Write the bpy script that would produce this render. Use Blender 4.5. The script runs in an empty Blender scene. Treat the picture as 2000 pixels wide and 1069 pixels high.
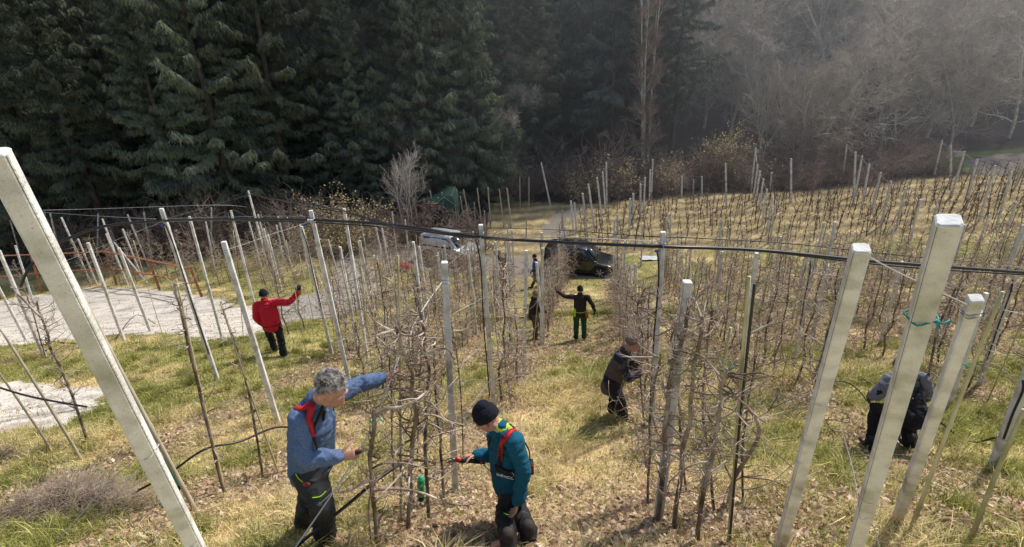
import bpy, math, random
import numpy as np
from mathutils import Vector, Matrix, noise, Quaternion
R = math.radians
sc = bpy.context.scene
col = sc.collection
rnd = random.Random(7)

# ------------------------------------------------------------------ camera model
F = 1000.0; TH = R(23.96); PH = R(3.3)
def ray(px, py):
    u = (px-1000)/F; v = -(py-534.5)/F
    c, s = math.cos(PH), math.sin(PH)
    x = u*c+v*s; y = -u*s+v*c
    return Vector((x, math.cos(TH)+y*math.sin(TH), -math.sin(TH)+y*math.cos(TH)))
def at(px, py, Y):                      # point seen at a photo position, Y metres ahead
    r = ray(px, py); return r*(Y/r.y)

# ------------------------------------------------------------------ terrain
PY = [-8, -1, 1.0, 2.4, 3.1, 4.4, 6.1, 8.0, 10, 13.8, 18, 22.5, 25, 28, 34, 42, 46, 54, 70, 110, 170, 400]
PZ = [-1.9, -2.1, -2.6, -3.35, -3.75, -4.55, -5.25, -6.0, -6.85, -8.45, -9.75, -10.85, -11.2, -11.25, -11.2, -11.3, -11.2, -9.5, -2.0, 22, 50, 90]
PZL = [-1.9, -2.1, -2.6, -3.3, -3.6, -4.3, -5.0, -5.75, -6.25, -7.35, -8.9, -9.9, -10.4, -10.3, -9.4, -6.0, -4.0, 0.5, 9.0, 30, 55, 90]
def sstep(a, b, x):
    t = min(1, max(0, (x-a)/(b-a))); return t*t*(3-2*t)
def hgt(x, y):
    c = float(np.interp(y, PY, PZ)); l = float(np.interp(y, PY, PZL))
    q = sstep(22, 32, y); w = 1-sstep(-6.5-13*q, -1.5, x+0.12*(y-10)*(1-q))
    z = c*(1-w)+l*w
    if y < 60:
        amp = 0.05 if y < 30 else 0.12
        z += amp*noise.noise(Vector((x*.55, y*.55, 0)))+0.5*amp*noise.noise(Vector((x*1.7, y*1.7, 3)))
        # two shallow ditches along the slope
        for yc, d in ((8.05+0.25*math.sin(x*.7), .17), (16.8+.4*math.sin(x*.5+1), .25)):
            if x > -3.5: z += -d*math.exp(-((y-yc)/.16)**2)+.6*d*math.exp(-((y-yc+.55)/.35)**2)
    else:
        z += 1.2*noise.noise(Vector((x*.06, y*.06, 5)))
    return z
def ground(px, py):
    r = ray(px, py); Y = 1.5
    f = lambda Y: (r.z/r.y)*Y-hgt(r.x/r.y*Y, Y)
    prev = Y
    while Y < 300:
        if f(Y) <= 0: break
        prev = Y; Y += 0.05+Y*.01
    a, b = prev, Y
    for _ in range(25):
        m = (a+b)/2
        if f(m) > 0: a = m
        else: b = m
    p = r*(b/r.y); return Vector((p.x, p.y, hgt(p.x, p.y)))

# ------------------------------------------------------------------ object helpers
class MB:
    def __init__(s): s.v = []; s.f = []
    def tube(s, pts, rad, n=6, cap=True):
        k = len(pts); base = len(s.v); 
        t0 = (pts[1]-pts[0]).normalized()
        ref = Vector((0, 0, 1)) if abs(t0.z) < .8 else Vector((1, 0, 0))
        a = t0.cross(ref).normalized()
        for i in range(k):
            t = (pts[min(k-1, i+1)]-pts[max(0, i-1)])
            if t.length < 1e-9: t = t0
            t.normalize(); a = (a-t*a.dot(t)); a.normalize(); b = t.cross(a)
            r = rad[i] if hasattr(rad, '__len__') else rad
            for j in range(n):
                an = 2*math.pi*j/n
                p = pts[i]+a*(r*math.cos(an))+b*(r*math.sin(an)); s.v.append((p.x, p.y, p.z))
        for i in range(k-1):
            for j in range(n):
                j2 = (j+1) % n
                s.f.append((base+i*n+j, base+i*n+j2, base+(i+1)*n+j2, base+(i+1)*n+j))
        if cap:
            s.f.append(tuple(base+j for j in range(n))[::-1]); s.f.append(tuple(base+(k-1)*n+j for j in range(n)))
    def quad(s, a, b, c, d):
        i = len(s.v); s.v += [tuple(a), tuple(b), tuple(c), tuple(d)]; s.f.append((i, i+1, i+2, i+3))
    def tri(s, a, b, c):
        i = len(s.v); s.v += [tuple(a), tuple(b), tuple(c)]; s.f.append((i, i+1, i+2))
    def box(s, c, h, M=None):
        i = len(s.v); c = Vector(c)
        for z in (-1, 1):
            for x, y in ((-1, -1), (1, -1), (1, 1), (-1, 1)):
                p = Vector((x*h[0], y*h[1], z*h[2]))
                if M is not None: p = M @ p
                s.v.append(tuple(c+p))
        for q in ((3, 2, 1, 0), (4, 5, 6, 7), (0, 1, 5, 4), (1, 2, 6, 5), (2, 3, 7, 6), (3, 0, 4, 7)): s.f.append(tuple(i+k for k in q))
    def rings(s, rings, cap=True):
        n = len(rings[0]); base = len(s.v)
        for r in rings: s.v += [tuple(p) for p in r]
        for i in range(len(rings)-1):
            for j in range(n):
                j2 = (j+1) % n
                s.f.append((base+i*n+j, base+i*n+j2, base+(i+1)*n+j2, base+(i+1)*n+j))
        if cap:
            s.f.append(tuple(base+j for j in range(n))[::-1]); s.f.append(tuple(base+(len(rings)-1)*n+j for j in range(n)))
    def loft(s, pts, rad, side, n=14):
        """closed lofted limb, elliptic sections (a along side, b across), rounded ends"""
        pts = [Vector(p) for p in pts]; rad = [(r, r) if not hasattr(r, '__len__') else r for r in rad]
        side = Vector(side)
        P = []; Q = []
        d0 = (pts[1]-pts[0]).normalized(); d1 = (pts[-1]-pts[-2]).normalized()
        for ang in (85, 60, 30):
            P.append(pts[0]-d0*min(rad[0])*math.sin(R(ang))); Q.append((rad[0][0]*math.cos(R(ang)), rad[0][1]*math.cos(R(ang))))
        P += pts; Q += rad
        for ang in (30, 60, 85):
            P.append(pts[-1]+d1*min(rad[-1])*math.sin(R(ang))); Q.append((rad[-1][0]*math.cos(R(ang)), rad[-1][1]*math.cos(R(ang))))
        rs = []
        for i, p in enumerate(P):
            t = (P[min(len(P)-1, i+1)]-P[max(0, i-1)]).normalized()
            a = side-t*side.dot(t)
            if a.length < 1e-3: a = t.orthogonal()
            a.normalize(); b = t.cross(a)
            rs.append([p+a*(Q[i][0]*math.cos(2*math.pi*j/n))+b*(Q[i][1]*math.sin(2*math.pi*j/n)) for j in range(n)])
        s.rings(rs)
    def ell(s, c, r, M=None, n=12, m=8):
        c = Vector(c); rs = []
        for i in range(m+1):
            ph = -math.pi/2+math.pi*(i if 0 < i < m else (0.08 if i == 0 else m-.08))/m
            ring = []
            for j in range(n):
                p = Vector((r[0]*math.cos(ph)*math.cos(2*math.pi*j/n), r[1]*math.cos(ph)*math.sin(2*math.pi*j/n), r[2]*math.sin(ph)))
                if M is not None: p = M @ p
                ring.append(c+p)
            rs.append(ring)
        s.rings(rs)
    def mesh(s, name, org=(0, 0, 0), smooth=True):
        me = bpy.data.meshes.new(name)
        v = np.array(s.v, dtype=float)-np.array(tuple(org))
        me.from_pydata(v.tolist(), [], s.f)
        if smooth: me.shade_smooth()
        me.update(); return me
    def build(s, name, mat, parent=None, org=None, smooth=True):
        """links ONE mesh object; vertices are in world coordinates"""
        if org is None: org = parent.matrix_world.translation if parent is not None else Vector((0, 0, 0))
        if parent is not None and parent.get('_org') is not None: org = Vector(parent['_org'])
        me = s.mesh(name, org, smooth); me.materials.append(mat)
        o = bpy.data.objects.new(name, me); col.objects.link(o)
        if parent is not None: o.parent = parent
        else: o.location = org
        o['_org'] = tuple(org)
        return o

def tag(o, label=None, cat=None, group=None, kind=None):
    if label: o['label'] = label
    if cat: o['category'] = cat
    if group: o['group'] = group
    if kind: o['kind'] = kind
    return o
def empty(name, loc, label=None, cat=None, group=None):
    o = bpy.data.objects.new(name, None); col.objects.link(o); o.location = loc
    o.empty_display_size = .1
    o['_org'] = tuple(loc); return tag(o, label, cat, group)
def copy_tree(o, parent=None):
    c = o.copy(); col.objects.link(c); c.parent = parent
    for ch in list(o.children): copy_tree(ch, c)
    return c
def remesh(mb, name, mat, voxel, parent, smooth_it=2, wrinkle=0.0, wscale=12, wdir=None, org=None):
    if org is None: org = Vector(parent['_org']) if parent is not None else Vector((0, 0, 0))
    me = mb.mesh('tmp', org)
    o = bpy.data.objects.new('tmp', me); col.objects.link(o)
    m = o.modifiers.new('r', 'REMESH'); m.mode = 'VOXEL'; m.voxel_size = voxel; m.use_smooth_shade = True
    if smooth_it:
        m = o.modifiers.new('s', 'SMOOTH'); m.factor = .5; m.iterations = smooth_it
    dg = bpy.context.evaluated_depsgraph_get(); dg.update()
    ev = o.evaluated_get(dg)
    me2 = bpy.data.meshes.new_from_object(ev); me2.name = name
    bpy.data.objects.remove(o); bpy.data.meshes.remove(me)
    if wrinkle:
        n = len(me2.vertices)
        co = [v.co.copy() for v in me2.vertices]; no = [v.normal.copy() for v in me2.vertices]
        for i in range(n):
            p = co[i]*wscale
            q = Vector((p.x, p.y, p.z*1.6))
            w = 1-2.2*abs(noise.noise(q)+.35*noise.noise(q*2.3)); w += .9*(.35-abs(noise.noise(q*.55+Vector((7, 3, 1)))))*2
            me2.vertices[i].co = co[i]+no[i]*(wrinkle*w)
    me2.materials.clear(); me2.materials.append(mat); me2.shade_smooth(); me2.update()
    o = bpy.data.objects.new(name, me2); col.objects.link(o)
    if parent is not None: o.parent = parent
    else: o.location = org
    o['_org'] = tuple(org)
    return o

# ------------------------------------------------------------------ materials
def mat(name, c1, c2=None, scale=8, rough=.85, c3=None, bump=0.0, bscale=40, stretch=None, metal=0, spec=.3, detail=5, coord='Object', rand=0.0, contrast=(.35, .65)):
    m = bpy.data.materials.new(name); m.use_nodes = True
    nt = m.node_tree; N = nt.nodes; L = nt.links
    b = N['Principled BSDF']; b.inputs['Roughness'].default_value = rough; b.inputs['Metallic'].default_value = metal
    b.inputs['Specular IOR Level'].default_value = spec
    c2 = c2 or tuple(x*.75 for x in c1)
    tc = N.new('ShaderNodeTexCoord'); vec = tc.outputs[coord]
    if stretch:
        mp = N.new('ShaderNodeMapping'); mp.inputs['Scale'].default_value = stretch; L.new(vec, mp.inputs[0]); vec = mp.outputs[0]
    nz = N.new('ShaderNodeTexNoise'); nz.inputs['Scale'].default_value = scale; nz.inputs['Detail'].default_value = detail; L.new(vec, nz.inputs['Vector'])
    cr = N.new('ShaderNodeValToRGB'); e = cr.color_ramp.elements
    e[0].position = contrast[0]; e[0].color = (*c2, 1); e[1].position = contrast[1]; e[1].color = (*c1, 1)
    if c3: q = e.new((contrast[0]+contrast[1])/2); q.color = (*c3, 1)
    L.new(nz.outputs['Fac'], cr.inputs[0]); out = cr.outputs[0]
    if rand:
        oi = N.new('ShaderNodeObjectInfo'); mr = N.new('ShaderNodeMapRange'); mr.inputs['To Min'].default_value = 1-rand; mr.inputs['To Max'].default_value = 1+rand
        L.new(oi.outputs['Random'], mr.inputs[0]); mx = N.new('ShaderNodeMix'); mx.data_type = 'RGBA'; mx.blend_type = 'MULTIPLY'; mx.inputs[0].default_value = 1
        L.new(out, mx.inputs[6]); L.new(mr.outputs[0], mx.inputs[7]); out = mx.outputs[2]
    L.new(out, b.inputs['Base Color'])
    if bump:
        n2 = N.new('ShaderNodeTexNoise'); n2.inputs['Scale'].default_value = bscale; n2.inputs['Detail'].default_value = 6; L.new(vec, n2.inputs['Vector'])
        bp = N.new('ShaderNodeBump'); bp.inputs['Strength'].default_value = bump; bp.inputs['Distance'].default_value = .01
        L.new(n2.outputs['Fac'], bp.inputs['Height']); L.new(bp.outputs[0], b.inputs['Normal'])
    return m
M = {}
M['concrete'] = mat('concrete', (.80, .77, .72), (.60, .57, .52), 7, .95, (.73, .70, .65), .6, 60, stretch=(1, 1, 1.4), rand=.08, spec=.1, detail=9)
def concrete_extra(m):
    nt = m.node_tree; N = nt.nodes; L = nt.links; b = N['Principled BSDF']
    src = b.inputs['Base Color'].links[0].from_socket
    tc = N.new('ShaderNodeTexCoord')
    vz = N.new('ShaderNodeTexNoise'); vz.inputs['Scale'].default_value = 160; vz.inputs['Detail'].default_value = 2; L.new(tc.outputs['Object'], vz.inputs[0])
    cr = N.new('ShaderNodeValToRGB'); cr.color_ramp.elements[0].position = .28; cr.color_ramp.elements[0].color = (.66, .63, .58, 1); cr.color_ramp.elements[1].position = .36; cr.color_ramp.elements[1].color = (1, 1, 1, 1)
    L.new(vz.outputs['Fac'], cr.inputs[0])
    v2 = N.new('ShaderNodeTexNoise'); v2.inputs['Scale'].default_value = 4.5; v2.inputs['Detail'].default_value = 6; L.new(tc.outputs['Object'], v2.inputs[0])
    c2 = N.new('ShaderNodeValToRGB'); c2.color_ramp.elements[0].position = .32; c2.color_ramp.elements[0].color = (.60, .60, .52, 1); c2.color_ramp.elements[1].position = .50; c2.color_ramp.elements[1].color = (1, 1, 1, 1)
    L.new(v2.outputs['Fac'], c2.inputs[0])
    for c in (cr, c2):
        mx = N.new('ShaderNodeMix'); mx.data_type = 'RGBA'; mx.blend_type = 'MULTIPLY'; mx.inputs[0].default_value = 1
        L.new(src, mx.inputs[6]); L.new(c.outputs[0], mx.inputs[7]); src = mx.outputs[2]
    L.new(src, b.inputs['Base Color'])
concrete_extra(M['concrete'])
M['concrete_top'] = mat('concrete_top', (.78, .76, .72), (.62, .6, .55), 30, .9, bump=.3, bscale=90)
M['crack'] = mat('crack', (.09, .085, .07), (.2, .19, .17), 30, .95)
M['wood_pole'] = mat('wood_pole', (.56, .49, .37), (.36, .30, .20), 6, .85, bump=.3, stretch=(6, 6, .8), rand=.15)
M['bamboo'] = mat('bamboo', (.62, .55, .34), (.40, .35, .17), 5, .6, (.50, .46, .24), stretch=(4, 4, 1), rand=.2)
M['bark'] = mat('bark', (.50, .42, .33), (.08, .055, .035), 7, .85, (.24, .175, .115), 1.0, 55, stretch=(1, 1, .45), contrast=(.36, .62))
M['bark_dark'] = mat('bark_dark', (.46, .40, .31), (.07, .055, .04), 12, .9, (.21, .17, .12), .9, 55, contrast=(.35, .68))
M['twig'] = mat('twig', (.62, .53, .43), (.13, .085, .06), 4.5, .7, (.33, .25, .185), .5, 60, detail=4, contrast=(.38, .66))
M['twig_far'] = mat('twig_far', (.60, .49, .38), (.22, .15, .105), 2, .85, rand=.2)
M['twig_dark'] = mat('twig_dark', (.24, .17, .14), (.12, .085, .08), 5, .85, rand=.25)
M['black_pipe'] = mat('black_pipe', (.02, .02, .023), (.012, .012, .013), 20, .38, spec=.5)
M['wire'] = mat('wire', (.42, .42, .42), (.3, .3, .3), 20, .45, metal=.6)
M['rope'] = mat('rope', (.62, .60, .56), (.45, .44, .42), 60, .7)
M['teal_tie'] = mat('teal_tie', (.03, .30, .26), (.02, .22, .2), 20, .45)
M['green_tie'] = mat('green_tie', (.02, .13, .08), (.015, .09, .06), 20, .5)
M['blue_plastic'] = mat('blue_plastic', (.06, .12, .42), None, 20, .4)
M['rust'] = mat('rust', (.40, .17, .08), (.24, .09, .045), 8, .8, bump=.3)
M['green_plastic'] = mat('green_plastic', (.015, .42, .20), (.01, .33, .15), 12, .3, spec=.5)
M['tarp'] = mat('tarp', (.035, .085, .065), (.02, .05, .04), 1.2, .5, bump=.5, bscale=3)
M['bundle'] = mat('bundle', (.30, .19, .15), (.12, .08, .06), 6, .9)
M['white_sheet'] = mat('white_sheet', (.75, .75, .72), (.6, .6, .57), 3, .6)
M['log'] = mat('log', (.42, .38, .33), (.2, .17, .14), 3, .9)
# people
M['skin'] = mat('skin', (.50, .285, .205), (.42, .20, .14), 18, .55, spec=.35)
M['lips'] = mat('lips', (.36, .13, .11), None, 18, .5)
M['hair_grey'] = mat('hair_grey', (.50, .47, .43), (.09, .08, .07), 30, .55, (.36, .33, .29), coord='Object')
M['hair_short'] = mat('hair_short', (.22, .18, .15), (.11, .085, .07), 70, .8)
M['fleece_blue'] = mat('fleece_blue', (.145, .21, .35), (.07, .11, .20), 130, .95, (.105, .16, .28), .55, 240, detail=3)
M['fleece_teal'] = mat('fleece_teal', (.008, .115, .185), (.004, .07, .12), 140, .95, None, .5, 240)
M['trousers'] = mat('trousers', (.042, .044, .043), (.026, .028, .028), 6, .75, bump=.2)
M['trousers_panel'] = mat('trousers_panel', (.018, .018, .019), (.012, .012, .013), 8, .6)
M['black_cloth'] = mat('black_cloth', (.018, .018, .022), (.01, .01, .013), 9, .85, bump=.2)
M['navy_knit'] = mat('navy_knit', (.012, .013, .024), (.007, .008, .014), 120, .95, None, .7, 200)
M['red_strap'] = mat('red_strap', (.55, .018, .025), (.42, .012, .018), 20, .6)
M['black_strap'] = mat('black_strap', (.012, .012, .013), None, 20, .6)
M['lime'] = mat('lime', (.50, .85, .03), None, 20, .5)
M['lime_soft'] = mat('lime_soft', (.52, .62, .06), None, 20, .8)
M['logo'] = mat('logo', (.50, .09, .05), None, 20, .6)
M['white_print'] = mat('white_print', (.8, .8, .8), None, 20, .6)
M['red_plastic'] = mat('red_plastic', (.55, .015, .015), None, 20, .35, spec=.5)
M['steel'] = mat('steel', (.25, .25, .26), None, 20, .35, metal=.9)
M['red_jacket'] = mat('red_jacket', (.58, .012, .035), (.46, .008, .025), 5, .7, bump=.3, bscale=15)
M['jacket_brown'] = mat('jacket_brown', (.085, .068, .068), (.055, .044, .046), 5, .75, bump=.3, bscale=15)
M['jacket_navy'] = mat('jacket_navy', (.012, .02, .042), (.008, .012, .026), 5, .7, bump=.3, bscale=15)
M['jacket_dark'] = mat('jacket_dark', (.035, .022, .028), (.02, .014, .018), 5, .8)
M['green_trousers'] = mat('green_trousers', (.02, .085, .035), (.012, .05, .02), 5, .8)
M['brown_trousers'] = mat('brown_trousers', (.10, .07, .055), None, 5, .8)
M['bright_blue'] = mat('bright_blue', (.02, .16, .48), None, 5, .7)
M['grey_knit'] = mat('grey_knit', (.19, .19, .21), (.14, .14, .155), 60, .9)
M['khaki_knit'] = mat('khaki_knit', (.24, .19, .10), (.17, .13, .07), 60, .9)
M['orange'] = mat('orange', (.65, .12, .02), None, 5, .6)
M['boot'] = mat('boot', (.05, .042, .036), (.03, .025, .02), 10, .8)
M['boot_tan'] = mat('boot_tan', (.17, .14, .11), None, 10, .8)
M['glove'] = mat('glove', (.045, .042, .05), None, 10, .85)
M['eye_white'] = mat('eye_white', (.7, .68, .65), None, 10, .3)
M['eye_dark'] = mat('eye_dark', (.02, .015, .012), None, 10, .2)
# cars
M['paint_silver'] = mat('paint_silver', (.62, .64, .67), (.55, .57, .6), 2, .25, metal=.25, spec=.6)
M['paint_black'] = mat('paint_black', (.018, .02, .026), (.012, .013, .017), 2, .18, spec=.7)
M['car_glass'] = mat('car_glass', (.03, .035, .04), (.02, .024, .028), 2, .08, spec=.8)
M['tyre'] = mat('tyre', (.018, .018, .018), (.05, .045, .04), 6, .9)
M['alloy'] = mat('alloy', (.5, .5, .52), None, 6, .3, metal=.7)
M['lamp_glass'] = mat('lamp_glass', (.6, .62, .65), None, 6, .15, spec=.8)
M['tail_red'] = mat('tail_red', (.4, .01, .01), None, 6, .2)
M['plastic_dark'] = mat('plastic_dark', (.03, .03, .032), None, 6, .6)
# vegetation
M['needles'] = mat('needles', (.19, .215, .125), (.08, .10, .07), .7, .9, (.155, .175, .12), rand=.35, spec=.2, contrast=(.36, .66))
M['needles_far'] = mat('needles_far', (.17, .195, .155), (.10, .12, .10), .8, .9, rand=.25, spec=.1)
M['spruce_bark'] = mat('spruce_bark', (.13, .105, .09), (.07, .055, .045), 4, .9)
M['grey_bark'] = mat('grey_bark', (.72, .67, .59), (.42, .39, .33), 3, .9, rand=.2)
M['grey_twigs'] = mat('grey_twigs', (.60, .53, .45), (.38, .33, .28), 1, .9, rand=.2)
M['pale_bark'] = mat('pale_bark', (.68, .66, .58), (.42, .4, .34), 3, .85)
M['shrub_twigs'] = mat('shrub_twigs', (.42, .32, .25), (.22, .155, .125), 1.5, .9, rand=.3)
M['tan_leaves'] = mat('tan_leaves', (.66, .55, .28), (.40, .31, .15), 3, .8, rand=.2)
M['dry_stalk'] = mat('dry_stalk', (.50, .40, .29), (.20, .145, .11), 8, .9)
def attr_mat(name, rough=.9, noise_amt=.25, nscale=30, transl=0.0, bump=0):
    m = bpy.data.materials.new(name); m.use_nodes = True
    nt = m.node_tree; N = nt.nodes; L = nt.links; b = N['Principled BSDF']; b.inputs['Roughness'].default_value = rough; b.inputs['Specular IOR Level'].default_value = .15
    at_ = N.new('ShaderNodeAttribute'); at_.attribute_name = 'Col'
    tc = N.new('ShaderNodeTexCoord')
    nz = N.new('ShaderNodeTexNoise'); nz.inputs['Scale'].default_value = nscale; nz.inputs['Detail'].default_value = 8; nz.inputs['Roughness'].default_value = .7; L.new(tc.outputs['Object'], nz.inputs[0])
    mr = N.new('ShaderNodeMapRange'); mr.inputs['From Min'].default_value = .3; mr.inputs['From Max'].default_value = .7; mr.inputs['To Min'].default_value = 1-noise_amt; mr.inputs['To Max'].default_value = 1+noise_amt
    L.new(nz.outputs['Fac'], mr.inputs[0])
    mx = N.new('ShaderNodeMix'); mx.data_type = 'RGBA'; mx.blend_type = 'MULTIPLY'; mx.inputs[0].default_value = 1
    L.new(at_.outputs['Color'], mx.inputs[6]); L.new(mr.outputs[0], mx.inputs[7]); L.new(mx.outputs[2], b.inputs['Base Color'])
    if bump:
        bp = N.new('ShaderNodeBump'); bp.inputs['Strength'].default_value = bump; bp.inputs['Distance'].default_value = .03; L.new(nz.outputs['Fac'], bp.inputs['Height']); L.new(bp.outputs[0], b.inputs['Normal'])
    if transl:
        tr = N.new('ShaderNodeBsdfTranslucent'); L.new(mx.outputs[2], tr.inputs[0]); ms = N.new('ShaderNodeMixShader'); ms.inputs[0].default_value = transl
        L.new(b.outputs[0], ms.inputs[1]); L.new(tr.outputs[0], ms.inputs[2]); L.new(ms.outputs[0], N['Material Output'].inputs['Surface'])
    return m
M['ground'] = attr_mat('ground', .95, .45, 22, bump=.8)
M['blades'] = attr_mat('blades', .7, .1, 10, transl=.35)
M['leaf'] = attr_mat('leaf', .8, .2, 40, transl=.15)
# ------------------------------------------------------------------ ground zones
def wpoly(pts): return [(lambda g: (g.x, g.y))(ground(*p)) for p in pts]
POLY = {
 'road': wpoly([(-400,600),(0,588),(60,577),(150,564),(250,562),(330,568),(400,580),(500,603),(516,640),(480,662),(380,660),(300,650),(200,655),(100,668),(0,678),(-200,700),(-400,715)]),
 'track': wpoly([(500,604),(560,590),(640,560),(655,500),(700,488),(735,530),(728,600),(640,622),(516,640)]),
 'yard': wpoly([(540,480),(640,462),(760,470),(900,500),(1080,505),(1240,520),(1240,543),(1060,545),(900,535),(760,520),(700,490),(640,500),(540,500)]),
 'patch': wpoly([(-300,760),(-100,748),(60,747),(150,752),(195,765),(205,792),(180,818),(100,834),(-100,850),(-300,880)]),
 'fieldtrack': wpoly([(1050,462),(1065,440),(1085,415),(1130,402),(1145,412),(1110,432),(1105,465)]),
 'farroad': wpoly([(1885,318),(1925,304),(2000,299),(2200,290),(2200,318),(2000,330),(1960,345),(1900,335)]),
 'fargreen': wpoly([(1800,305),(1850,298),(2000,290),(2300,270),(2300,345),(1960,345),(1880,335),(1810,320)]),
}
def inpoly(x, y, P):
    c = np.zeros(x.shape, bool); n = len(P)
    for i in range(n):
        x1, y1 = P[i]; x2, y2 = P[(i+1) % n]
        if y1 == y2: continue
        cond = ((y1 > y) != (y2 > y)) & (x < (x2-x1)*(y-y1)/(y2-y1)+x1)
        c ^= cond
    return c
rs = np.random.RandomState(5)
LP = []
for q_, r_ in (((940,985),.45),((880,1040),.5),((1000,1040),.4),((1280,1000),.5),((1400,1010),.45),((440,960),.5),((530,935),.45),((1180,1040),.5),((300,1010),.3),((1110,960),.3),((1540,1050),.4)):
    g_ = ground(*q_); LP.append((g_.x, g_.y, r_))
_G = rs.rand(64, 64)
def vnoise(x, y):
    xi = np.floor(x).astype(int); yi = np.floor(y).astype(int); fx = x-xi; fy = y-yi
    fx = fx*fx*(3-2*fx); fy = fy*fy*(3-2*fy)
    g = lambda i, j: _G[i % 64, j % 64]
    return (g(xi, yi)*(1-fx)+g(xi+1, yi)*fx)*(1-fy)+(g(xi, yi+1)*(1-fx)+g(xi+1, yi+1)*fx)*fy
def fbm(x, y, o=4):
    s = 0; a = .5; t = 0
    for i in range(o): s = s+a*vnoise(x*2**i+17*i, y*2**i+31*i); t += a; a *= .55
    return s/t
ROWS = [(-2, -6.18), (-1, -3.95), (0, -1.58), (1, .85), (2, 3.5), (3, 6.1), (4, 8.7), (5, 11.3), (6, 13.9), (7, 16.5)]
SL = .178
def smooth(a, b, x):
    t = np.clip((x-a)/(b-a), 0, 1); return t*t*(3-2*t)
EX = [-30, 0, 8, 12, 16, 20.6, 27.3, 34, 40, 60]; EY = [38, 38.3, 36.7, 36.9, 37.3, 36.4, 37.1, 38.4, 38.8, 44]
def zone(x, y):
    """returns straw, green, leaf, road, forest, field weights"""
    jx = x+(fbm(x*2.1, y*2.1)-.5)*.9; jy = y+(fbm(x*2.1+9, y*2.1+4)-.5)*.9
    n1 = fbm(x*.9, y*.9); n2 = fbm(x*2.3+40, y*2.3+11); n3 = fbm(x*.35+3, y*.5+8)
    road = np.zeros(x.shape); 
    for k in ('road', 'track', 'patch'): road = np.maximum(road, inpoly(jx, jy, POLY[k])*1.0)
    dull = inpoly(jx, jy, POLY['track'])*1.0
    yard = np.maximum(inpoly(jx, jy, POLY['yard'])*1.0, inpoly(jx, jy, POLY['fieldtrack'])*1.0); yard = np.maximum(yard, inpoly(jx, jy, POLY['farroad'])*1.0)
    fgreen = inpoly(jx, jy, POLY['fargreen'])*1.0
    edge = np.interp(x, EX, EY)+(n1-.5)*1.5
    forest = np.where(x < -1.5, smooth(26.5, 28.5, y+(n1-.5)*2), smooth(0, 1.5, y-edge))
    field = (y > 27+(n1-.5))*(x > -4)*(1-forest)
    # leaf litter under rows
    leaf = np.zeros(x.shape)
    for k, x0 in ROWS:
        d = np.abs(x-(x0+SL*y)); leaf = np.maximum(leaf, np.exp(-(d/.55)**2))
    leaf = leaf*smooth(.3, .6, n2+.1)*((y < 24) & (y > 2.2))
    lane = np.exp(-((y-11.6)/1.5)**2)*(x > -1.5)+np.exp(-((y-14.5)/1.2)**2)*(x > 0)
    lane = lane+.9*np.exp(-((y-3.1)/1.0)**2)*smooth(-1.5, -.2, x)*(x < 3.5)+.8*np.exp(-((x+2.0-.1*y)/.9)**2)*np.exp(-((y-4.2)/.7)**2)
    for (lx, ly, lr) in LP: leaf = np.maximum(leaf, 1.3*np.exp(-(((x-lx)**2+(y-ly)**2)/lr**2)))
    leaf = np.clip(np.maximum(leaf, lane*smooth(.35, .6, n2+.12)), 0, 1)
    straw = smooth(.40, .58, n1)
    straw = np.maximum(straw, np.exp(-((y-7.0-.15*x)/1.0)**2)*smooth(.2, .5, n2+.12))
    green = smooth(.36, .54, n3*.55+n2*.45)*(1-.75*np.exp(-((y-7.0-.15*x)/.8)**2))
    green = np.maximum(green, 1.1*np.exp(-((y-9.2)/.9)**2)*(x > -3)*smooth(.3, .55, n2+.1))
    green = np.maximum(green, .8*np.exp(-((y-16.0)/1.6)**2)*(x > 0)*smooth(.3, .55, n2+.1))
    return dict(dull=dull, straw=straw, green=green, leaf=leaf, road=road, yard=yard, forest=forest, field=field, fgreen=fgreen, n1=n1, n2=n2, n3=n3)
def C(*c): return np.array(c)
def ground_color(x, y):
    z = zone(x, y); s = x.shape+(1,)
    w = lambda k: z[k].reshape(s)
    n2 = w('n2')
    c = C(.42, .33, .15)*(1-w('straw'))+C(.74, .57, .30)*w('straw')
    c = c*(1-w('green')*.75)+C(.27, .27, .08)*w('green')*.75
    c = c*(1-w('leaf')*.8)+C(.34, .245, .16)*w('leaf')*.8
    # stripes of the young orchard
    st = (.5+.5*np.cos((y+.12*np.sin(x))*2*math.pi/1.65)).reshape(s)
    fc = C(.58, .46, .24)*(1-st*.85)+C(.20, .15, .10)*st*.85; fc = fc*(.55+.9*fbm(x*3, y*3).reshape(s))
    fc = fc*(.7+.6*n2)
    c = c*(1-w('field'))+fc*w('field')
    c = c*(1-w('fgreen'))+C(.16, .2, .07)*w('fgreen')
    c = c*(1-w('yard'))+C(.30, .26, .21)*w('yard')*1.0
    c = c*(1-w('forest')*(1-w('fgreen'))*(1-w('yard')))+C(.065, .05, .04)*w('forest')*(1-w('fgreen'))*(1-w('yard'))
    rk = fbm(x*9, y*9).reshape(s); n2 = n2*.5+rk*.5
    dark = smooth(.60, .72, fbm(x*1.3+70, y*1.3+20)).reshape(s)*(1-w('field')); c = c*(1-.55*dark)
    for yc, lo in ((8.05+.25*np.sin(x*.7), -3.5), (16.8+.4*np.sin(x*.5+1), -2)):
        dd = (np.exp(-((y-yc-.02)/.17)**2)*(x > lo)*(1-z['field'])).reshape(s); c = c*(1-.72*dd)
    c = c*(1-w('road'))+(C(.74, .665, .575)*(.45+.85*n2)*(1-.35*smooth(.56, .66, fbm(x*2.4+5, y*6)).reshape(s)))*w('road')*(1-w('dull'))+C(.34, .31, .27)*(.6+.8*n2)*w('dull')
    return c, z
def axis(a, b, f):
    out = [a]
    while out[-1] < b: out.append(out[-1]+f(out[-1]))
    return np.array(out)
ys = axis(-8, 400, lambda y: .09 if y < 12 else min(.09+(y-12)*.014, 6))
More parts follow.
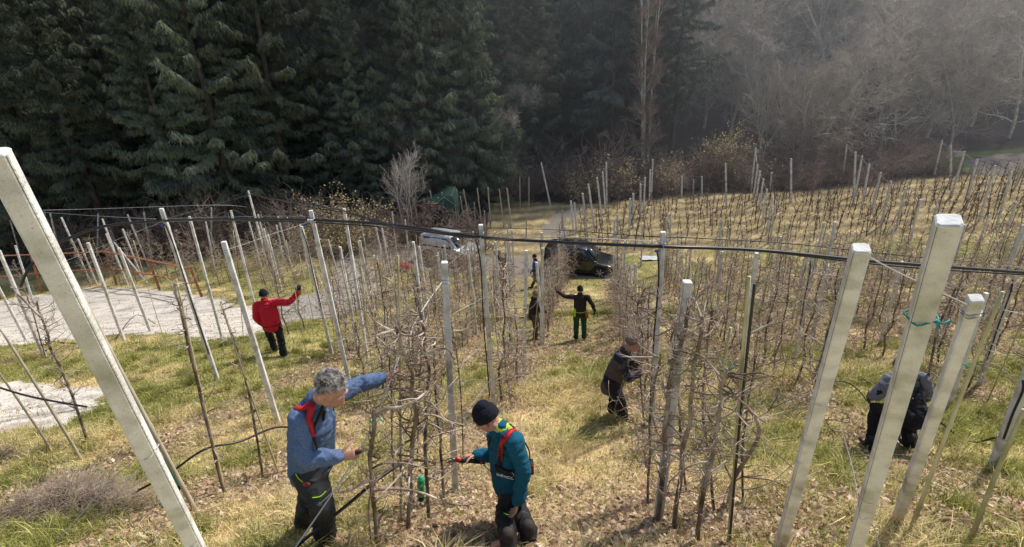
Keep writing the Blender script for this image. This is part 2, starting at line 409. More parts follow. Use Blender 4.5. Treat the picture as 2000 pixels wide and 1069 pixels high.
xs_r = axis(0, 260, lambda x: .09 if x < 8 else min(.09+(x-8)*.02, 6)); xs_ = np.concatenate([-xs_r[::-1][:-1], xs_r])
X, Y = np.meshgrid(xs_, ys)
Z = np.array([[hgt(float(a), float(b)) for a in xs_] for b in ys])
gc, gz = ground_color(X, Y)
Z = Z+(1-gz['road'])*(1-gz['yard'])*(fbm(X*5, Y*5)-.5)*.06*(Y < 30)
nx, ny = len(xs_), len(ys)
me = bpy.data.meshes.new('ground')
verts = np.stack([X, Y, Z], -1).reshape(-1, 3)
idx = np.arange(nx*ny).reshape(ny, nx)
faces = np.stack([idx[:-1, :-1], idx[:-1, 1:], idx[1:, 1:], idx[1:, :-1]], -1).reshape(-1, 4)
me.from_pydata(verts.tolist(), [], faces.tolist())
ca = me.color_attributes.new('Col', 'FLOAT_COLOR', 'POINT')
ca.data.foreach_set('color', np.concatenate([gc.reshape(-1, 3), np.ones((nx*ny, 1))], 1).astype(np.float32).ravel())
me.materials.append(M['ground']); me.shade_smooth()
go = bpy.data.objects.new('ground', me); col.objects.link(go); tag(go, kind='structure')
def hz(x, y):     # bilinear height on the built grid
    i = np.clip(np.searchsorted(xs_, x)-1, 0, nx-2); j = np.clip(np.searchsorted(ys, y)-1, 0, ny-2)
    fx = (x-xs_[i])/(xs_[i+1]-xs_[i]); fy = (y-ys[j])/(ys[j+1]-ys[j])
    return (Z[j, i]*(1-fx)+Z[j, i+1]*fx)*(1-fy)+(Z[j+1, i]*(1-fx)+Z[j+1, i+1]*fx)*fy
# grass: many small bent blades
def grass(name, n, sampler, hmin, hmax, wid, seed, keep, kindcol=None, clump=0.0):
    r = np.random.RandomState(seed)
    x, y = sampler(r, n)
    z = zone(x, y)
    k = keep(z, r, x, y); x = x[k]; y = y[k]; z = {a: b[k] for a, b in z.items()}; n = len(x)
    c, _ = ground_color(x, y)
    h = (hmin+(hmax-hmin)*r.rand(n)**1.6)*(.55+.9*z['n2'])
    gn = r.rand(n)
    isg = gn < z['green']*.9
    col1 = np.where(isg[:, None], C(.42, .42, .12)*(.5+.8*r.rand(n)[:, None]), C(.95, .77, .43)*(.45+.8*r.rand(n)[:, None]))
    mid = (gn > .78)[:, None]; col1 = np.where(mid, C(.60, .55, .20)*(.7+.6*r.rand(n)[:, None]), col1)
    if kindcol is not None: col1 = kindcol(r, n)
    a = r.rand(n)*2*math.pi; lean = .25+.9*r.rand(n)*(1+.5*(~isg)); 
    # lean prevails downhill
    dx = np.cos(a)*lean+.15; dy = np.sin(a)*lean-.25
    w = wid*(.6+.8*r.rand(n)); sa = r.rand(n)*math.pi; sx = np.cos(sa)*w; sy = np.sin(sa)*w
    zz = hz(x, y)-.01
    p = np.zeros((n, 5, 3))
    p[:, 0] = np.stack([x-sx, y-sy, zz], -1); p[:, 1] = np.stack([x+sx, y+sy, zz], -1)
    mx_, my_, mz_ = x+dx*h*.35, y+dy*h*.35, zz+h*.62
    p[:, 2] = np.stack([mx_+sx*.7, my_+sy*.7, mz_], -1); p[:, 3] = np.stack([mx_-sx*.7, my_-sy*.7, mz_], -1)
    p[:, 4] = np.stack([x+dx*h*.95, y+dy*h*.95, zz+h*(1-.25*lean)], -1)
    return p, col1
def blades_object(name, parts, label=None):
    p = np.concatenate([a for a, b in parts]); c = np.concatenate([b for a, b in parts]); n = len(p)
    me = bpy.data.meshes.new(name)
    me.vertices.add(n*5); me.vertices.foreach_set('co', p.ravel())
    b = np.arange(n)*5
    quads = np.stack([b, b+1, b+2, b+3], -1); tris = np.stack([b+3, b+2, b+4], -1)
    loops = np.concatenate([quads, tris], 1).ravel()
    me.loops.add(len(loops)); me.loops.foreach_set('vertex_index', loops)
    me.polygons.add(n*2)
    st = np.stack([np.arange(n)*7, np.arange(n)*7+4], -1).ravel(); me.polygons.foreach_set('loop_start', st)
    me.update(calc_edges=True)
    ca = me.color_attributes.new('Col', 'FLOAT_COLOR', 'POINT')
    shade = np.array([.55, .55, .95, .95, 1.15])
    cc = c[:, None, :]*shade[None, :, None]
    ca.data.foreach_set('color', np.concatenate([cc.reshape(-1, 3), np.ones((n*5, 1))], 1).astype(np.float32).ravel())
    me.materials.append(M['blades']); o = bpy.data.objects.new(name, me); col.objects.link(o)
    return o
def fan(y0, y1, pw):        # samples inside the viewed wedge, denser near
    def f(r, n):
        y = y0+(y1-y0)*r.rand(n)**pw; x = (r.rand(n)*2-1)*(y*1.25+1.2); return x, y
    return f
def keep_open(z, r, x, y):
    return ((z['road'] < .5) | (r.rand(len(x)) < .05)) & (z['yard'] < .5) & (z['forest'] < .5) & (r.rand(len(x)) > z['leaf']*.8) & (r.rand(len(x)) < .55+.6*z['straw']+.4*z['green'])
QG = 1.0
g1 = grass('g', int(330000*QG), fan(2.0, 7.5, 1.25), .03, .15, .0032, 1, keep_open)
g2 = grass('g', int(260000*QG), fan(7.0, 17, 1.25), .04, .16, .005, 2, keep_open)
g3 = grass('g', int(150000*QG), fan(16, 46, 1.0), .05, .16, .010, 3, keep_open)
# tussocks
def tuss(r, n):
    m = 700; cy = 2.3+9.5*r.rand(m)**1.1; cx = (r.rand(m)*2-1)*(cy*1.2+1); k = r.randint(0, m, n)
    return cx[k]+r.randn(n)*.06, cy[k]+r.randn(n)*.06
g4 = grass('g', int(150000*QG), tuss, .08, .28, .0038, 4, lambda z, r, x, y: (z['road'] < .5) & (z['leaf'] < .6))
def edge_s(r, n):
    x = r.rand(n)*16-3.5; ph = r.rand(n) < .5
    y = np.where(ph, 8.05+.25*np.sin(x*.7)-.3, 16.8+.4*np.sin(x*.5+1)-.35)+r.randn(n)*.16; return x, y
g5 = grass('g', int(42000*QG), edge_s, .14, .36, .005, 6, lambda z, r, x, y: z['road'] < .5)
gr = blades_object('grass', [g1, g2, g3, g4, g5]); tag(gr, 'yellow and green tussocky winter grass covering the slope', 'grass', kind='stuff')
# fallen leaves
def leaves(n, sampler, seed, size, keep):
    r = np.random.RandomState(seed); x, y = sampler(r, n); z = zone(x, y); k = keep(z, r, x, y); x = x[k]; y = y[k]; n = len(x)
    s = size*(.5+r.rand(n)); a = r.rand(n)*2*math.pi; zz = hz(x, y)+.006+.035*r.rand(n)
    ux, uy, uz = np.cos(a)*s, np.sin(a)*s, (r.rand(n)-.5)*s*1.3
    vx, vy, vz = -np.sin(a)*s*.6, np.cos(a)*s*.6, (r.rand(n)-.5)*s*1.1
    P0 = np.stack([x-ux, y-uy, zz-uz], -1); P1 = np.stack([x+vx, y+vy, zz+vz], -1); P2 = np.stack([x+ux, y+uy, zz+uz], -1); P3 = np.stack([x-vx, y-vy, zz-vz+s*.4], -1)
    p = np.stack([P0, P1, P2, P3], 1)
    base = np.array([C(.40, .27, .17), C(.48, .35, .23), C(.28, .18, .11), C(.58, .46, .33), C(.35, .22, .13)])[r.randint(0, 5, n)]
    c = base*(.7+.6*r.rand(n)[:, None]); return p, c
def lanes(r, n):
    k = r.randint(0, len(ROWS), n); x0 = np.array([q[1] for q in ROWS])[k]; y = 2.2+20*r.rand(n)**1.3
    return x0+SL*y+r.randn(n)*.6, y
kl = lambda z, r, x, y: (z['road'] < .5) & (r.rand(len(x)) < .12+z['leaf'])
L1 = leaves(80000, lanes, 11, .024, kl); L2 = leaves(150000, fan(2.2, 18, 1.1), 12, .024, lambda z, r, x, y: (z['road'] < .5) & (r.rand(len(x)) < .03+z['leaf']*.8))
L4 = leaves(9000, fan(4, 14, 1), 14, .03, lambda z, r, x, y: (x < -2) & (z['road'] > .5) & (r.rand(len(x)) < .5*(fbm(x*1.5, y*1.5) > .5)))
L3 = leaves(26000, fan(10, 24, 1.0), 13, .045, lambda z, r, x, y: (z['road'] < .5) & (r.rand(len(x)) < .06+z['leaf']))
p = np.concatenate([L1[0], L2[0], L3[0], L4[0]]); c = np.concatenate([L1[1], L2[1], L3[1], L4[1]]); n = len(p)
me = bpy.data.meshes.new('fallen_leaves'); me.vertices.add(n*4); me.vertices.foreach_set('co', p.ravel())
me.loops.add(n*4); me.loops.foreach_set('vertex_index', np.arange(n*4)); me.polygons.add(n); me.polygons.foreach_set('loop_start', np.arange(n)*4); me.update(calc_edges=True)
ca = me.color_attributes.new('Col', 'FLOAT_COLOR', 'POINT'); ca.data.foreach_set('color', np.concatenate([np.repeat(c, 4, 0), np.ones((n*4, 1))], 1).astype(np.float32).ravel())
me.materials.append(M['leaf']); o = bpy.data.objects.new('fallen_leaves', me); col.objects.link(o); tag(o, 'brown fallen leaves lying under the fruit tree rows', 'leaves', kind='stuff')
# ------------------------------------------------------------------ posts
def closest_on_ray(px, py, base, Yb, lean=0.0):
    """point on the sight line nearest to the vertical through base"""
    r = ray(px, py); h = Vector((r.x, r.y)); t = h.dot(Vector((base.x, base.y+lean)))/h.length_squared
    return r*t
def post_mesh(base, top, w0, w1, rot, crack, sink=.25, n_chamfer=.13):
    """tapered chamfered square post; returns shaft, cap, crack builders"""
    ax = (top-base).normalized(); b0 = base-ax*sink
    e1 = Vector((math.cos(rot), math.sin(rot), 0)); e1 = (e1-ax*e1.dot(ax)).normalized(); e2 = ax.cross(e1)
    def ring(p, w, ch=n_chamfer):
        h = w/2; c = h*(1-2*ch)
        # wide front, slightly narrower back
        pts = [(-c, -h), (c, -h), (h, -c), (h*.96, c), (c*.9, h*.92), (-c*.9, h*.92), (-h*.96, c), (-h, -c)]
        return [p+e1*a+e2*b for a, b in pts]
    sh = MB(); L = (top-b0).length; k = max(3, int(L/.25)); rs = []
    for i in range(k+1):
        t = i/k; w = (w0+(w1-w0)*t)
        p = b0+ax*(L*t)+e1*(.0018*noise.noise(Vector((base.x*3, i*.7, 1))))
        rs.append(ring(p, w))
    sh.rings(rs)
    cp = MB(); cp.rings([ring(top-ax*.001, w1*1.003), ring(top+ax*w1*.05, w1*1.0), ring(top+ax*w1*.12, w1*.86)])
    ck = None
    if crack:
        ck = MB(); pts = []
        h0 = w0/2
        for i in range(k*6+1):
            t = i/(k*6); w = w0+(w1-w0)*t; h = w/2; c = h*(1-2*n_chamfer)
            pts.append(b0+ax*(L*t)+e1*(crack*(h+c)/2)+e2*(-(h+c)/2)+e1*(.0010*noise.noise(Vector((i*.9, base.x*7, 2)))))
        ck.tube(pts, .0011, 4)
    return sh, cp, ck
POSTS = {}
def post(key, top, base, w, label, group=None, Y=None, rot=None, crack=0, name='concrete_post', m='concrete', capm='concrete_top', lean=0, h=None, ties=()):
    """top/base: photo positions of both ends; base stands on the ground (or at depth Y when it leaves the frame)"""
    B = ground(*base) if Y is None else at(base[0], base[1], Y)
    if h is None: T = closest_on_ray(top[0], top[1], B, 0, lean)
    else: T = at(top[0], top[1], h)
    if Y is not None:          # run it on down to the ground
        d = (B-T).normalized(); p = B.copy()
        for _ in range(400):
            if p.z <= hgt(p.x, p.y): break
            p += d*.02
        B = p
    if T.z-B.z < .4: print('SHORT', key, T.z-B.z)
    r = rnd.uniform(-.3, .3) if rot is None else rot
    ws = {'f': 1.35, 't': 1.25, 'm': .95}.get(key[0], .76) if key[1:].isdigit() else .76
    w = tuple(q*ws for q in w) if isinstance(w, tuple) else w*ws
    if isinstance(w, tuple): w0, w1 = w
    else: w1 = w; w0 = w*1.18
    sh, cp, ck = post_mesh(B, T, w0, w1, r, crack)
    t = empty(name, B, label, 'post', group)
    sh.build('shaft', M[m], t, smooth=False); cp.build('post_top', M[capm], t, smooth=False)
    if ck: ck.build('seam', M['crack'], t)
    POSTS[key] = (B, T, w0, w1, t)
    return t
def on_post(key, py=None, f=None):
    B, T = POSTS[key][:2]
    if f is None:
        # fraction along the post seen at photo height py
        lo, hi = 0, 1.0
        def row(p):
            # photo row of a point
            c, s = math.cos(TH), math.sin(TH); d = p.y*c-p.z*s; y = (p.y*s+p.z*c)/d; x = p.x/d
            v = x*math.sin(PH)+y*math.cos(PH); return 534.5-v*F
        for _ in range(30):
            mid = (lo+hi)/2
            if row(B+(T-B)*mid) > py: lo = mid
            else: hi = mid
        f = lo
    return B+(T-B)*f
# the near end posts
post('big_left', (-8, 300), (383, 1069), (.084, .070), 'large pale concrete post leaning across the left foreground', Y=1.60, h=1.25, rot=.46, crack=1)
post('big_right', (1852, 432), (1672, 1060), (.094, .086), 'thickest concrete post in the right foreground with a turquoise tie', Y=1.95, h=1.42, rot=-.48, crack=-1)
post('near_right', (1681, 486), (1526, 1060), (.090, .080), 'concrete post with mossy top left of the post with turquoise tie', Y=2.45, h=1.78, rot=-.36, crack=-1)
post('right_small', (1905, 583), (1735, 1065), (.088, .076), 'slimmer concrete post leaning just right of the thickest post', Y=3.0, h=2.15, rot=-.30, crack=0)
post('back_small', (1926, 573), (1850, 800), .07, 'thin concrete post half hidden behind the slimmer right foreground post')
post('right_edge', (2022, 690), (1938, 918), .092, 'concrete post cut by the right edge with a black hose beside it')
Pn = [
 ('p312', (315,408), (425,742), .085, 'concrete post at the left end of the thick black pipe', 1),
 ('p370', (370,424), (434,660), .075, 'concrete post just right of the pipe end post on the left', 0),
 ('p437', (437,473), (545,830), .082, 'short wide concrete post below the pipe with wire tied near its top', 1),
 ('p485', (485,373), (535,560), .085, 'tallest standing post on the left where wire and thin hose meet', 0),
 ('p607', (607,412), (690,780), .08, 'concrete post with white clamp where the thick pipe crosses', 1),
 ('p589', (589,443), (649,692), .07, 'concrete post beside the hose hanging left of the clamp post', 0),
 ('p672', (672,408), (718,700), .075, 'concrete post carrying the thin black hose right of the clamp post', 0),
 ('p807', (807,473), (838,722), .075, 'concrete post behind the apple trees left of the central posts', 0),
 ('p938', (939,440), (965,800), .085, 'tall central concrete post holding the pipe with a hose running down', 1),
 ('p868', (868,513), (890,962), .078, 'white topped concrete post between the two men in the foreground', 1),
 ('p1027', (1028,490), (1023,735), .078, 'concrete post hiding the person in the beige cap', 1),
 ('p1058', (1058,455), (1062,668), .075, 'concrete post with hose left of the lane of the green trousered person', 1),
 ('p1292', (1295,454), (1272,830), .085, 'tall concrete post with black hose right of the crouching man', -1),
 ('p1340', (1342,551), (1285,1015), .080, 'low concrete post behind the gnarled apple trees at centre right', -1),
 ('p1241', (1241,516), (1232,648), .075, 'small concrete post with white top right of the lane', 0),
 ('p1221', (1221,471), (1214,640), .07, 'slim concrete post at the right edge of the lane', 0),
 ('p1410', (1411,492), (1396,655), .07, 'slim concrete post under the pipe right of the tall hose post', 0),
 ('p1478', (1478,495), (1442,760), .075, 'weathered concrete post beside the bamboo cane with hose', 0),
 ('p1585', (1588,497), (1552,712), .075, 'concrete post with a thin hose curling down beside it', 0),
 ('p1576', (1576,485), (1548,622), .065, 'thin concrete post behind the post with the curling hose', 0),
 ('p1630', (1631,434), (1586,668), .075, 'tall concrete post rising over the pipe left of the mossy post', 0),
 ('p1761', (1762,511), (1718,676), .075, 'concrete post seen between the two foreground posts on the right', 0),
 ('p1988', (1986,532), (1912,752), .075, 'tall concrete post at the far right below the pipe', 0),
 ('pl0', (-2,490), (88,698), .085, 'concrete post at the left edge beside pruned trees', 0),
 ('pl1', (-10,548), (52,665), .08, 'lower concrete post cut by the left edge', 0),
]
for k, t, b, w, l, c in Pn: post(k, t, b, w, l, crack=c, rot=(.1 if c > 0 else -.1) if c else None)
grp = 'pale trellis posts in the lower orchard'
mid = [((120,425),(178,554)),((172,475),(243,666)),((232,485),(294,647)),((200,428),(247,552)),((249,419),(290,520)),((192,417),(190,500)),((281,414),(296,507)),((87,414),(112,500)),((98,416),(122,520)),((451,412),(497,593)),((413,406),(413,495)),((402,434),(420,530)),
 ((590,384),(591,440)),((561,425),(570,500)),((619,393),(620,445)),((641,468),(655,520)),((704,432),(717,500)),((753,463),(760,535)),((766,414),(775,497)),((776,388),(788,445)),((791,430),(799,500)),
 ((990,440),(1003,560)),((968,473),(979,625)),((1102,443),(1103,505)),((1203,451),(1203,520)),((1408,428),(1402,545)),((1515,394),(1504,475)),((1749,437),(1733,500)),((1310,423),(1309,470)),((1325,460),(1320,560)),((1350,482),(1338,590)),((1690,520),(1660,640)),
 ((20,430),(40,500)),((52,440),(80,530)),((330,440),(352,530)),((30,480),(65,590)),((1885,440),(1850,560)),((1998,440),(1940,600)),((1790,600),(1758,700)),((1885,530),(1840,650)),((946,412),(948,465)),((868,480),(880,600)),((730,500),(742,600)),((540,440),(556,520)),((1090,470),(1094,560)),((1255,440),(1252,520)),((1200,430),(1199,480))]
for i, (t, b) in enumerate(mid): post('m%d' % i, t, b, .072, 'pale concrete trellis post among the pruned trees of the lower orchard', grp)
grp = 'thin poles behind the parked cars'
thin = [((807,388),(820,450)),((828,389),(835,445)),((840,373),(853,445)),((856,386),(866,448)),((863,376),(876,448)),((871,396),(878,446)),((892,370),(896,445)),((899,384),(909,452)),((905,371),(920,448)),((926,396),(928,436)),((932,368),(940,436)),((953,367),(959,447)),((975,370),(984,445)),((990,368),(999,445)),((1015,345),(1016,405)),((1033,345),(1033,405)),((1098,411),(1098,450)),((1028,417),(1028,464))]
for i, (t, b) in enumerate(thin): post('t%d' % i, t, b, .062, 'thin pale pole standing beyond the parked cars', grp, name='wooden_pole', m='wood_pole', capm='wood_pole')
grp = 'poles in the young orchard field'
far = [((1057,318),(1075,402)),((1115,393),(1121,460)),((1122,397),(1126,455)),((1138,378),(1148,468)),((1149,360),(1162,453)),((1166,347),(1177,440)),((1177,336),(1183,417)),((1184,317),(1185,402)),((1206,419),(1206,458)),((1231,388),(1229,460)),((1237,378),(1236,446)),
 ((1275,312),(1272,387)),((1270,332),(1268,402)),((1260,347),(1257,414)),((1251,360),(1250,427)),((1332,344),(1331,386)),((1371,345),(1371,381)),((1354,350),(1354,381)),((1417,320),(1419,407)),((1476,291),(1466,376)),((1480,322),(1471,389)),((1484,334),(1475,402)),((1491,350),(1482,412)),((1498,370),(1488,442)),((1509,385),(1497,458)),((1507,337),(1504,372)),((1545,310),(1545,396)),
 ((1654,283),(1645,352)),((1671,297),(1667,396)),((1684,305),(1670,382)),((1698,321),(1685,394)),((1720,337),(1702,417)),((1740,354),(1720,442)),((1769,368),(1749,450)),((1798,390),(1778,470)),((1831,401),(1822,452)),((1840,274),(1825,342)),((1857,285),(1857,362)),((1884,296),(1857,387)),((1909,311),(1885,407)),((1944,324),(1912,432)),((1976,336),(1945,447)),((2002,312),(1980,372)),((1985,395),(1960,470)),((2010,420),(1985,500))]
for i, (t, b) in enumerate(far): post('f%d' % i, t, b, .075, 'pale leaning pole among rows of young trees in the far field', grp)
# leaning brace
post('brace', (223,474), (292,558), .07, 'slanting pale brace post leaning against the rusty railing')

# ------------------------------------------------------------------ bamboo canes and wooden poles
def cane(pts, r, label, group=None, ypl=None, dY=0.0, name='bamboo_cane', m='bamboo'):
    """pts: photo positions from top to base"""
    B = ground(*pts[-1]) if ypl is None else at(pts[-1][0], pts[-1][1], ypl)
    if ypl is not None:
        T = at(pts[0][0], pts[0][1], ypl-.1); d = (B-T).normalized()
        while B.z > hgt(B.x, B.y): B += d*.03
    else: T = closest_on_ray(pts[0][0], pts[0][1], B, 0)
    mb = MB(); k = 14; P = []; rr = []
    ax = T-B
    for i in range(k+1):
        t = i/k
        P.append(B-ax.normalized()*.1*(1-t)+ax*t+Vector((math.sin(t*3+B.x), 0, 0))*.012); rr.append(r*(1.1-.35*t)*(1.12 if i % 2 == 0 and m == 'bamboo' else 1))
    mb.tube(P, rr, 7); o = mb.build(name, M[m], None, org=B); tag(o, label, 'cane' if m == 'bamboo' else 'pole', group); return o
for p, r, l in [
 ([(774,500),(786,1020)], .011, 'upright bamboo cane tied to the central apple tree beside the blue sleeve'),
 ([(116,492),(382,998)], .021, 'long weathered wooden pole running behind the big left post'),
 ([(0,640),(158,898)], .017, 'olive wooden pole leaning at the left foreground edge'),
 ([(-5,725),(104,884)], .015, 'shorter wooden pole leaning at the far left edge'),
 ([(1467,540),(1420,1062)], .014, 'mossy bamboo cane with black hose tied to the gnarled apple tree'),
 ([(1430,640),(1360,1000)], .014, 'greenish bamboo cane among the gnarled apple trees'),
 ([(640,500),(655,700)], .008, 'pale cane standing beside the clamp post'),
 ([(524,470),(555,680)], .008, 'pale cane crossing in front of the red jacket'),
 ([(1960,570),(1775,1045)], .013, 'greenish bamboo cane right of the slimmer foreground post'),
 ([(2000,800),(1895,1060)], .015, 'bamboo cane at the right foreground edge'),
 ([(345,545),(440,965)], .012, 'cane tied along the pruned trunk at left'),
 ([(430,590),(545,925)], .009, 'thin cane leaning beside the second pruned trunk at left'),
 ([(455,450),(478,690)], .008, 'thin pale cane left of the short wide post with wire'),
 ([(560,470),(598,700)], .008, 'thin pale cane right of the red jacket'),
 ([(700,470),(730,740)], .008, 'thin pale cane right of the thin hose post'),
 ([(260,470),(330,690)], .008, 'thin pale cane leaning over the pale road'),
 ([(850,560),(858,800)], .008, 'thin pale cane just left of the white topped post'),
 ([(1130,440),(1135,500)], .007, 'thin pale cane in front of the black car'),
 ([(1060,480),(1035,730)], .008, 'pale cane beside the post hiding the beige capped person'),
 ([(1100,590),(1075,735)], .008, 'leaning cane left of the lane'),
]:
    wd = 'wooden' in l
    cane(p, r, l, name='wooden_pole' if wd else 'bamboo_cane', m='wood_pole' if wd else 'bamboo')

# ------------------------------------------------------------------ pipes, hoses, wires
def curve_pts(P, n=10, sag=0.0):
    out = []
    for i in range(len(P)-1):
        p0 = P[max(0, i-1)]; p1 = P[i]; p2 = P[i+1]; p3 = P[min(len(P)-1, i+2)]
        for j in range(n):
            t = j/n
            q = .5*((2*p1)+(-p0+p2)*t+(2*p0-5*p1+4*p2-p3)*t*t+(-p0+3*p1-3*p2+p3)*t**3)
            q = q-Vector((0, 0, sag*4*t*(1-t))); out.append(q)
    out.append(P[-1]); return out
def line(name, P, r, m, label, cat, n=10, sag=0, group=None, parent=None, sides=6):
    mb = MB(); pts = curve_pts([Vector(p) for p in P], n, sag); mb.tube(pts, r, sides)
    o = mb.build(name, M[m], parent, org=None if parent else pts[0]); 
    if not parent: tag(o, label, cat, group)
    return o
off = Vector((0, -.055, 0))
y312 = on_post('p312', 430)+off; y607 = on_post('p607', 428)+off; y938 = on_post('p938', 461)+off; y1292 = on_post('p1292', 479)+off
Yr = y1292.y
main = [at(40, 560, y312.y-.9), at(60, 520, y312.y-.8), at(105, 480, y312.y-.6), at(200, 443, y312.y-.3), y312, at(450, 429, (y312.y+y607.y)/2), y607, at(770, 440, (y607.y+y938.y)/2), y938, at(1110, 474, (y938.y+y1292.y)/2), y1292, at(1480, 489, Yr+.15), at(1700, 510, Yr+.2), at(1860, 522, Yr+.2), at(2020, 534, Yr+.2), at(2250, 552, Yr+.3)]
line('water_pipe', main, .022, 'black_pipe', 'thick black irrigation pipe running across the whole orchard on the posts', 'pipe')
m2 = [p+Vector((0, .05, -.035-.03*math.sin(i))) for i, p in enumerate(main[5:])]
line('cable', m2, .011, 'black_pipe', 'thin black cable strapped below the thick irrigation pipe', 'cable')
m3 = [y312+Vector((0, 0, .04)), at(450, 424, (y312.y+y607.y)/2), y607+Vector((0, 0, .05)), at(770, 446, (y607.y+y938.y)/2+.05), y938+Vector((0, .02, -.03)), at(1100, 464, Yr), y1292+Vector((0, .1, .03))]
line('wire', m3, .004, 'wire', 'steel wire stretched along the thick black pipe', 'wire')
hh = [on_post('p485', 378), at(600, 404, POSTS['p485'][0].y+1), on_post('p672', 416), at(765, 440, 13), on_post('m20', 434), at(860, 444, 14.5), on_post('m21', 446), on_post('m23', 450), at(1250, 461, 15.5), at(1375, 466, 15.5), at(1540, 476, 15.5), at(1690, 492, 15.5), at(1850, 508, 15.5), at(2030, 524, 15.5)]
line('hose', hh, .016, 'black_pipe', 'thin black header hose on the second line of posts', 'hose')
line('hose', [at(480, 378, POSTS['p485'][0].y)+Vector((0,-.05,0)), at(560, 392, 9.5), at(670, 412, 8.0), at(765, 440, 7.2), at(850, 452, 6.6), y938+Vector((0, .05, .03))], .010, 'black_pipe', 'black hose sloping down from the tallest left post to the pipe', 'hose')
ww = [('p312', 430, None, (100,520,4.8)), ('p485', 380, 'p312', 428), ('p607', 430, 'p437', 488), ('p938', 462, 'p868', 522), ('p1292', 478, 'p1340', 558), ('p1585', 505, None, (1660,552,3.5)), ('p1761', 520, None, (1912,610,2.4))]
for i, (a, pa, b, pb) in enumerate(ww):
    A = on_post(a, pa); B = on_post(b, pb) if b else at(*pb)
    line('wire', [A, (A+B)/2, B], .0022, 'wire', 'guy wire tying '+['the pipe end post toward the left foreground', 'the tallest left post down to the pipe end post', 'the clamp post down to the short wide post', 'the central pipe post to the white topped post', 'the tall hose post to the low post behind the trees', 'the curling hose post toward the mossy post', 'the farther post toward the right foreground posts'][i], 'wire', sag=.01)
# wires over the left orchard
line('wire', [at(80, 411, 16), at(192, 408, 17), at(413, 401, 19), at(480, 404, 20)], .006, 'wire', 'thin top wire strung over the lower left posts', 'wire')
line('wire', [at(70, 414, 15), at(190, 422, 13), at(305, 428, 8)], .005, 'wire', 'thin wire running from the far left posts to the pipe', 'wire')
# row wires in the far field
for i, (ks) in enumerate([['f27', 'f28', 'f29', 'f30', 'f31', 'f32', 'f33', 'f34'], ['f36', 'f37', 'f38', 'f39', 'f40', 'f41'], ['f19', 'f20', 'f21', 'f22', 'f23']]):
    line('wire', [on_post(k, f=.97) for k in ks], .011, 'wire', ['sagging wire along the pole line in the middle of the far field', 'wire along the rightmost pole line in the far field', 'wire along the pole line at the left of the far field'][i], 'wire', sag=.08)
# hanging hoses on posts
def hanger(key, py0, py1, dx, label):
    A = on_post(key, py0); B = on_post(key, py1); o = Vector((dx, -.05, 0)); m_ = (A+B)/2
    line('hose', [A+o+Vector((-.02, 0, .02)), A*.85+B*.15+o+Vector((.015, 0, 0)), m_+o*1.15, A*.25+B*.75+o, B+o], .011, 'black_pipe', label, 'hose')
hanger('p938', 470, 770, -.055, 'black hose hanging down the tall central post')
hanger('p1292', 490, 820, -.05, 'black hose hanging down the tall post right of the crouching man')
hanger('p1058', 470, 640, -.045, 'black hose hanging down the post left of the lane')
hanger('p589', 450, 600, .03, 'black hose hanging beside the post left of the clamp post')
hanger('p312', 440, 690, .03, 'black hose hanging down the pipe end post on the left')
hanger('p1585', 510, 640, -.05, 'thin hose curling down the post right of the bamboo canes')
hanger('right_edge', 740, 850, -.06, 'black hose along the post at the right edge')
hanger('p1988', 545, 700, -.06, 'black hose along the tall far right post')
c0 = at(1466, 545, 4.0); g0 = ground(1418, 1062); gdir = closest_on_ray(1466, 545, g0, 0)
line('hose', [gdir+Vector((.012, -.03, -.02)), (g0+gdir)/2+Vector((0, -.035, 0)), g0+Vector((0, -.04, .1))], .009, 'black_pipe', 'black hose fixed on the mossy bamboo cane', 'hose')
# connectors
def blob(name, c, r, m, label=None, cat=None, parent=None):
    mb = MB(); mb.ell(c, r, n=8, m=6); o = mb.build(name, M[m], parent, org=None if parent else Vector(c)); 
    if label: tag(o, label, cat)
    return o
def fitting(c, m, label, s=1.0):
    mb = MB(); c = Vector(c)
    mb.tube([c+Vector((-.05, 0, 0))*s, c+Vector((.05, 0, 0))*s], .024*s, 10); mb.tube([c+Vector((-.05, 0, 0))*s, c+Vector((-.035, 0, 0))*s], .030*s, 10); mb.tube([c+Vector((.035, 0, 0))*s, c+Vector((.05, 0, 0))*s], .030*s, 10); mb.tube([c, c+Vector((0, 0, -.06))*s], .016*s, 8)
    tag(mb.build('pipe_fitting', M[m], None, org=c), label, 'fitting')
fitting(y607+Vector((.0, -.03, 0)), 'rope', 'white clamp fitting on the pipe at the clamp post')
fitting(y312+Vector((-.03, -.01, -.07)), 'blue_plastic', 'small blue fitting under the pipe at its left end post', .6)
fitting(y607+Vector((-.12, -.01, -.06)), 'blue_plastic', 'small blue fitting hanging left of the white clamp', .6)
fitting(y1292+Vector((-.08, -.01, -.05)), 'blue_plastic', 'small blue fitting under the pipe at the tall hose post', .5)
fitting(ground(92, 693)+Vector((0, 0, .12)), 'blue_plastic', 'blue hose fitting near the ground at the left', .7)
fitting(ground(128, 681)+Vector((0, 0, .18)), 'blue_plastic', 'blue hose fitting beside the left pruned trees', .7)
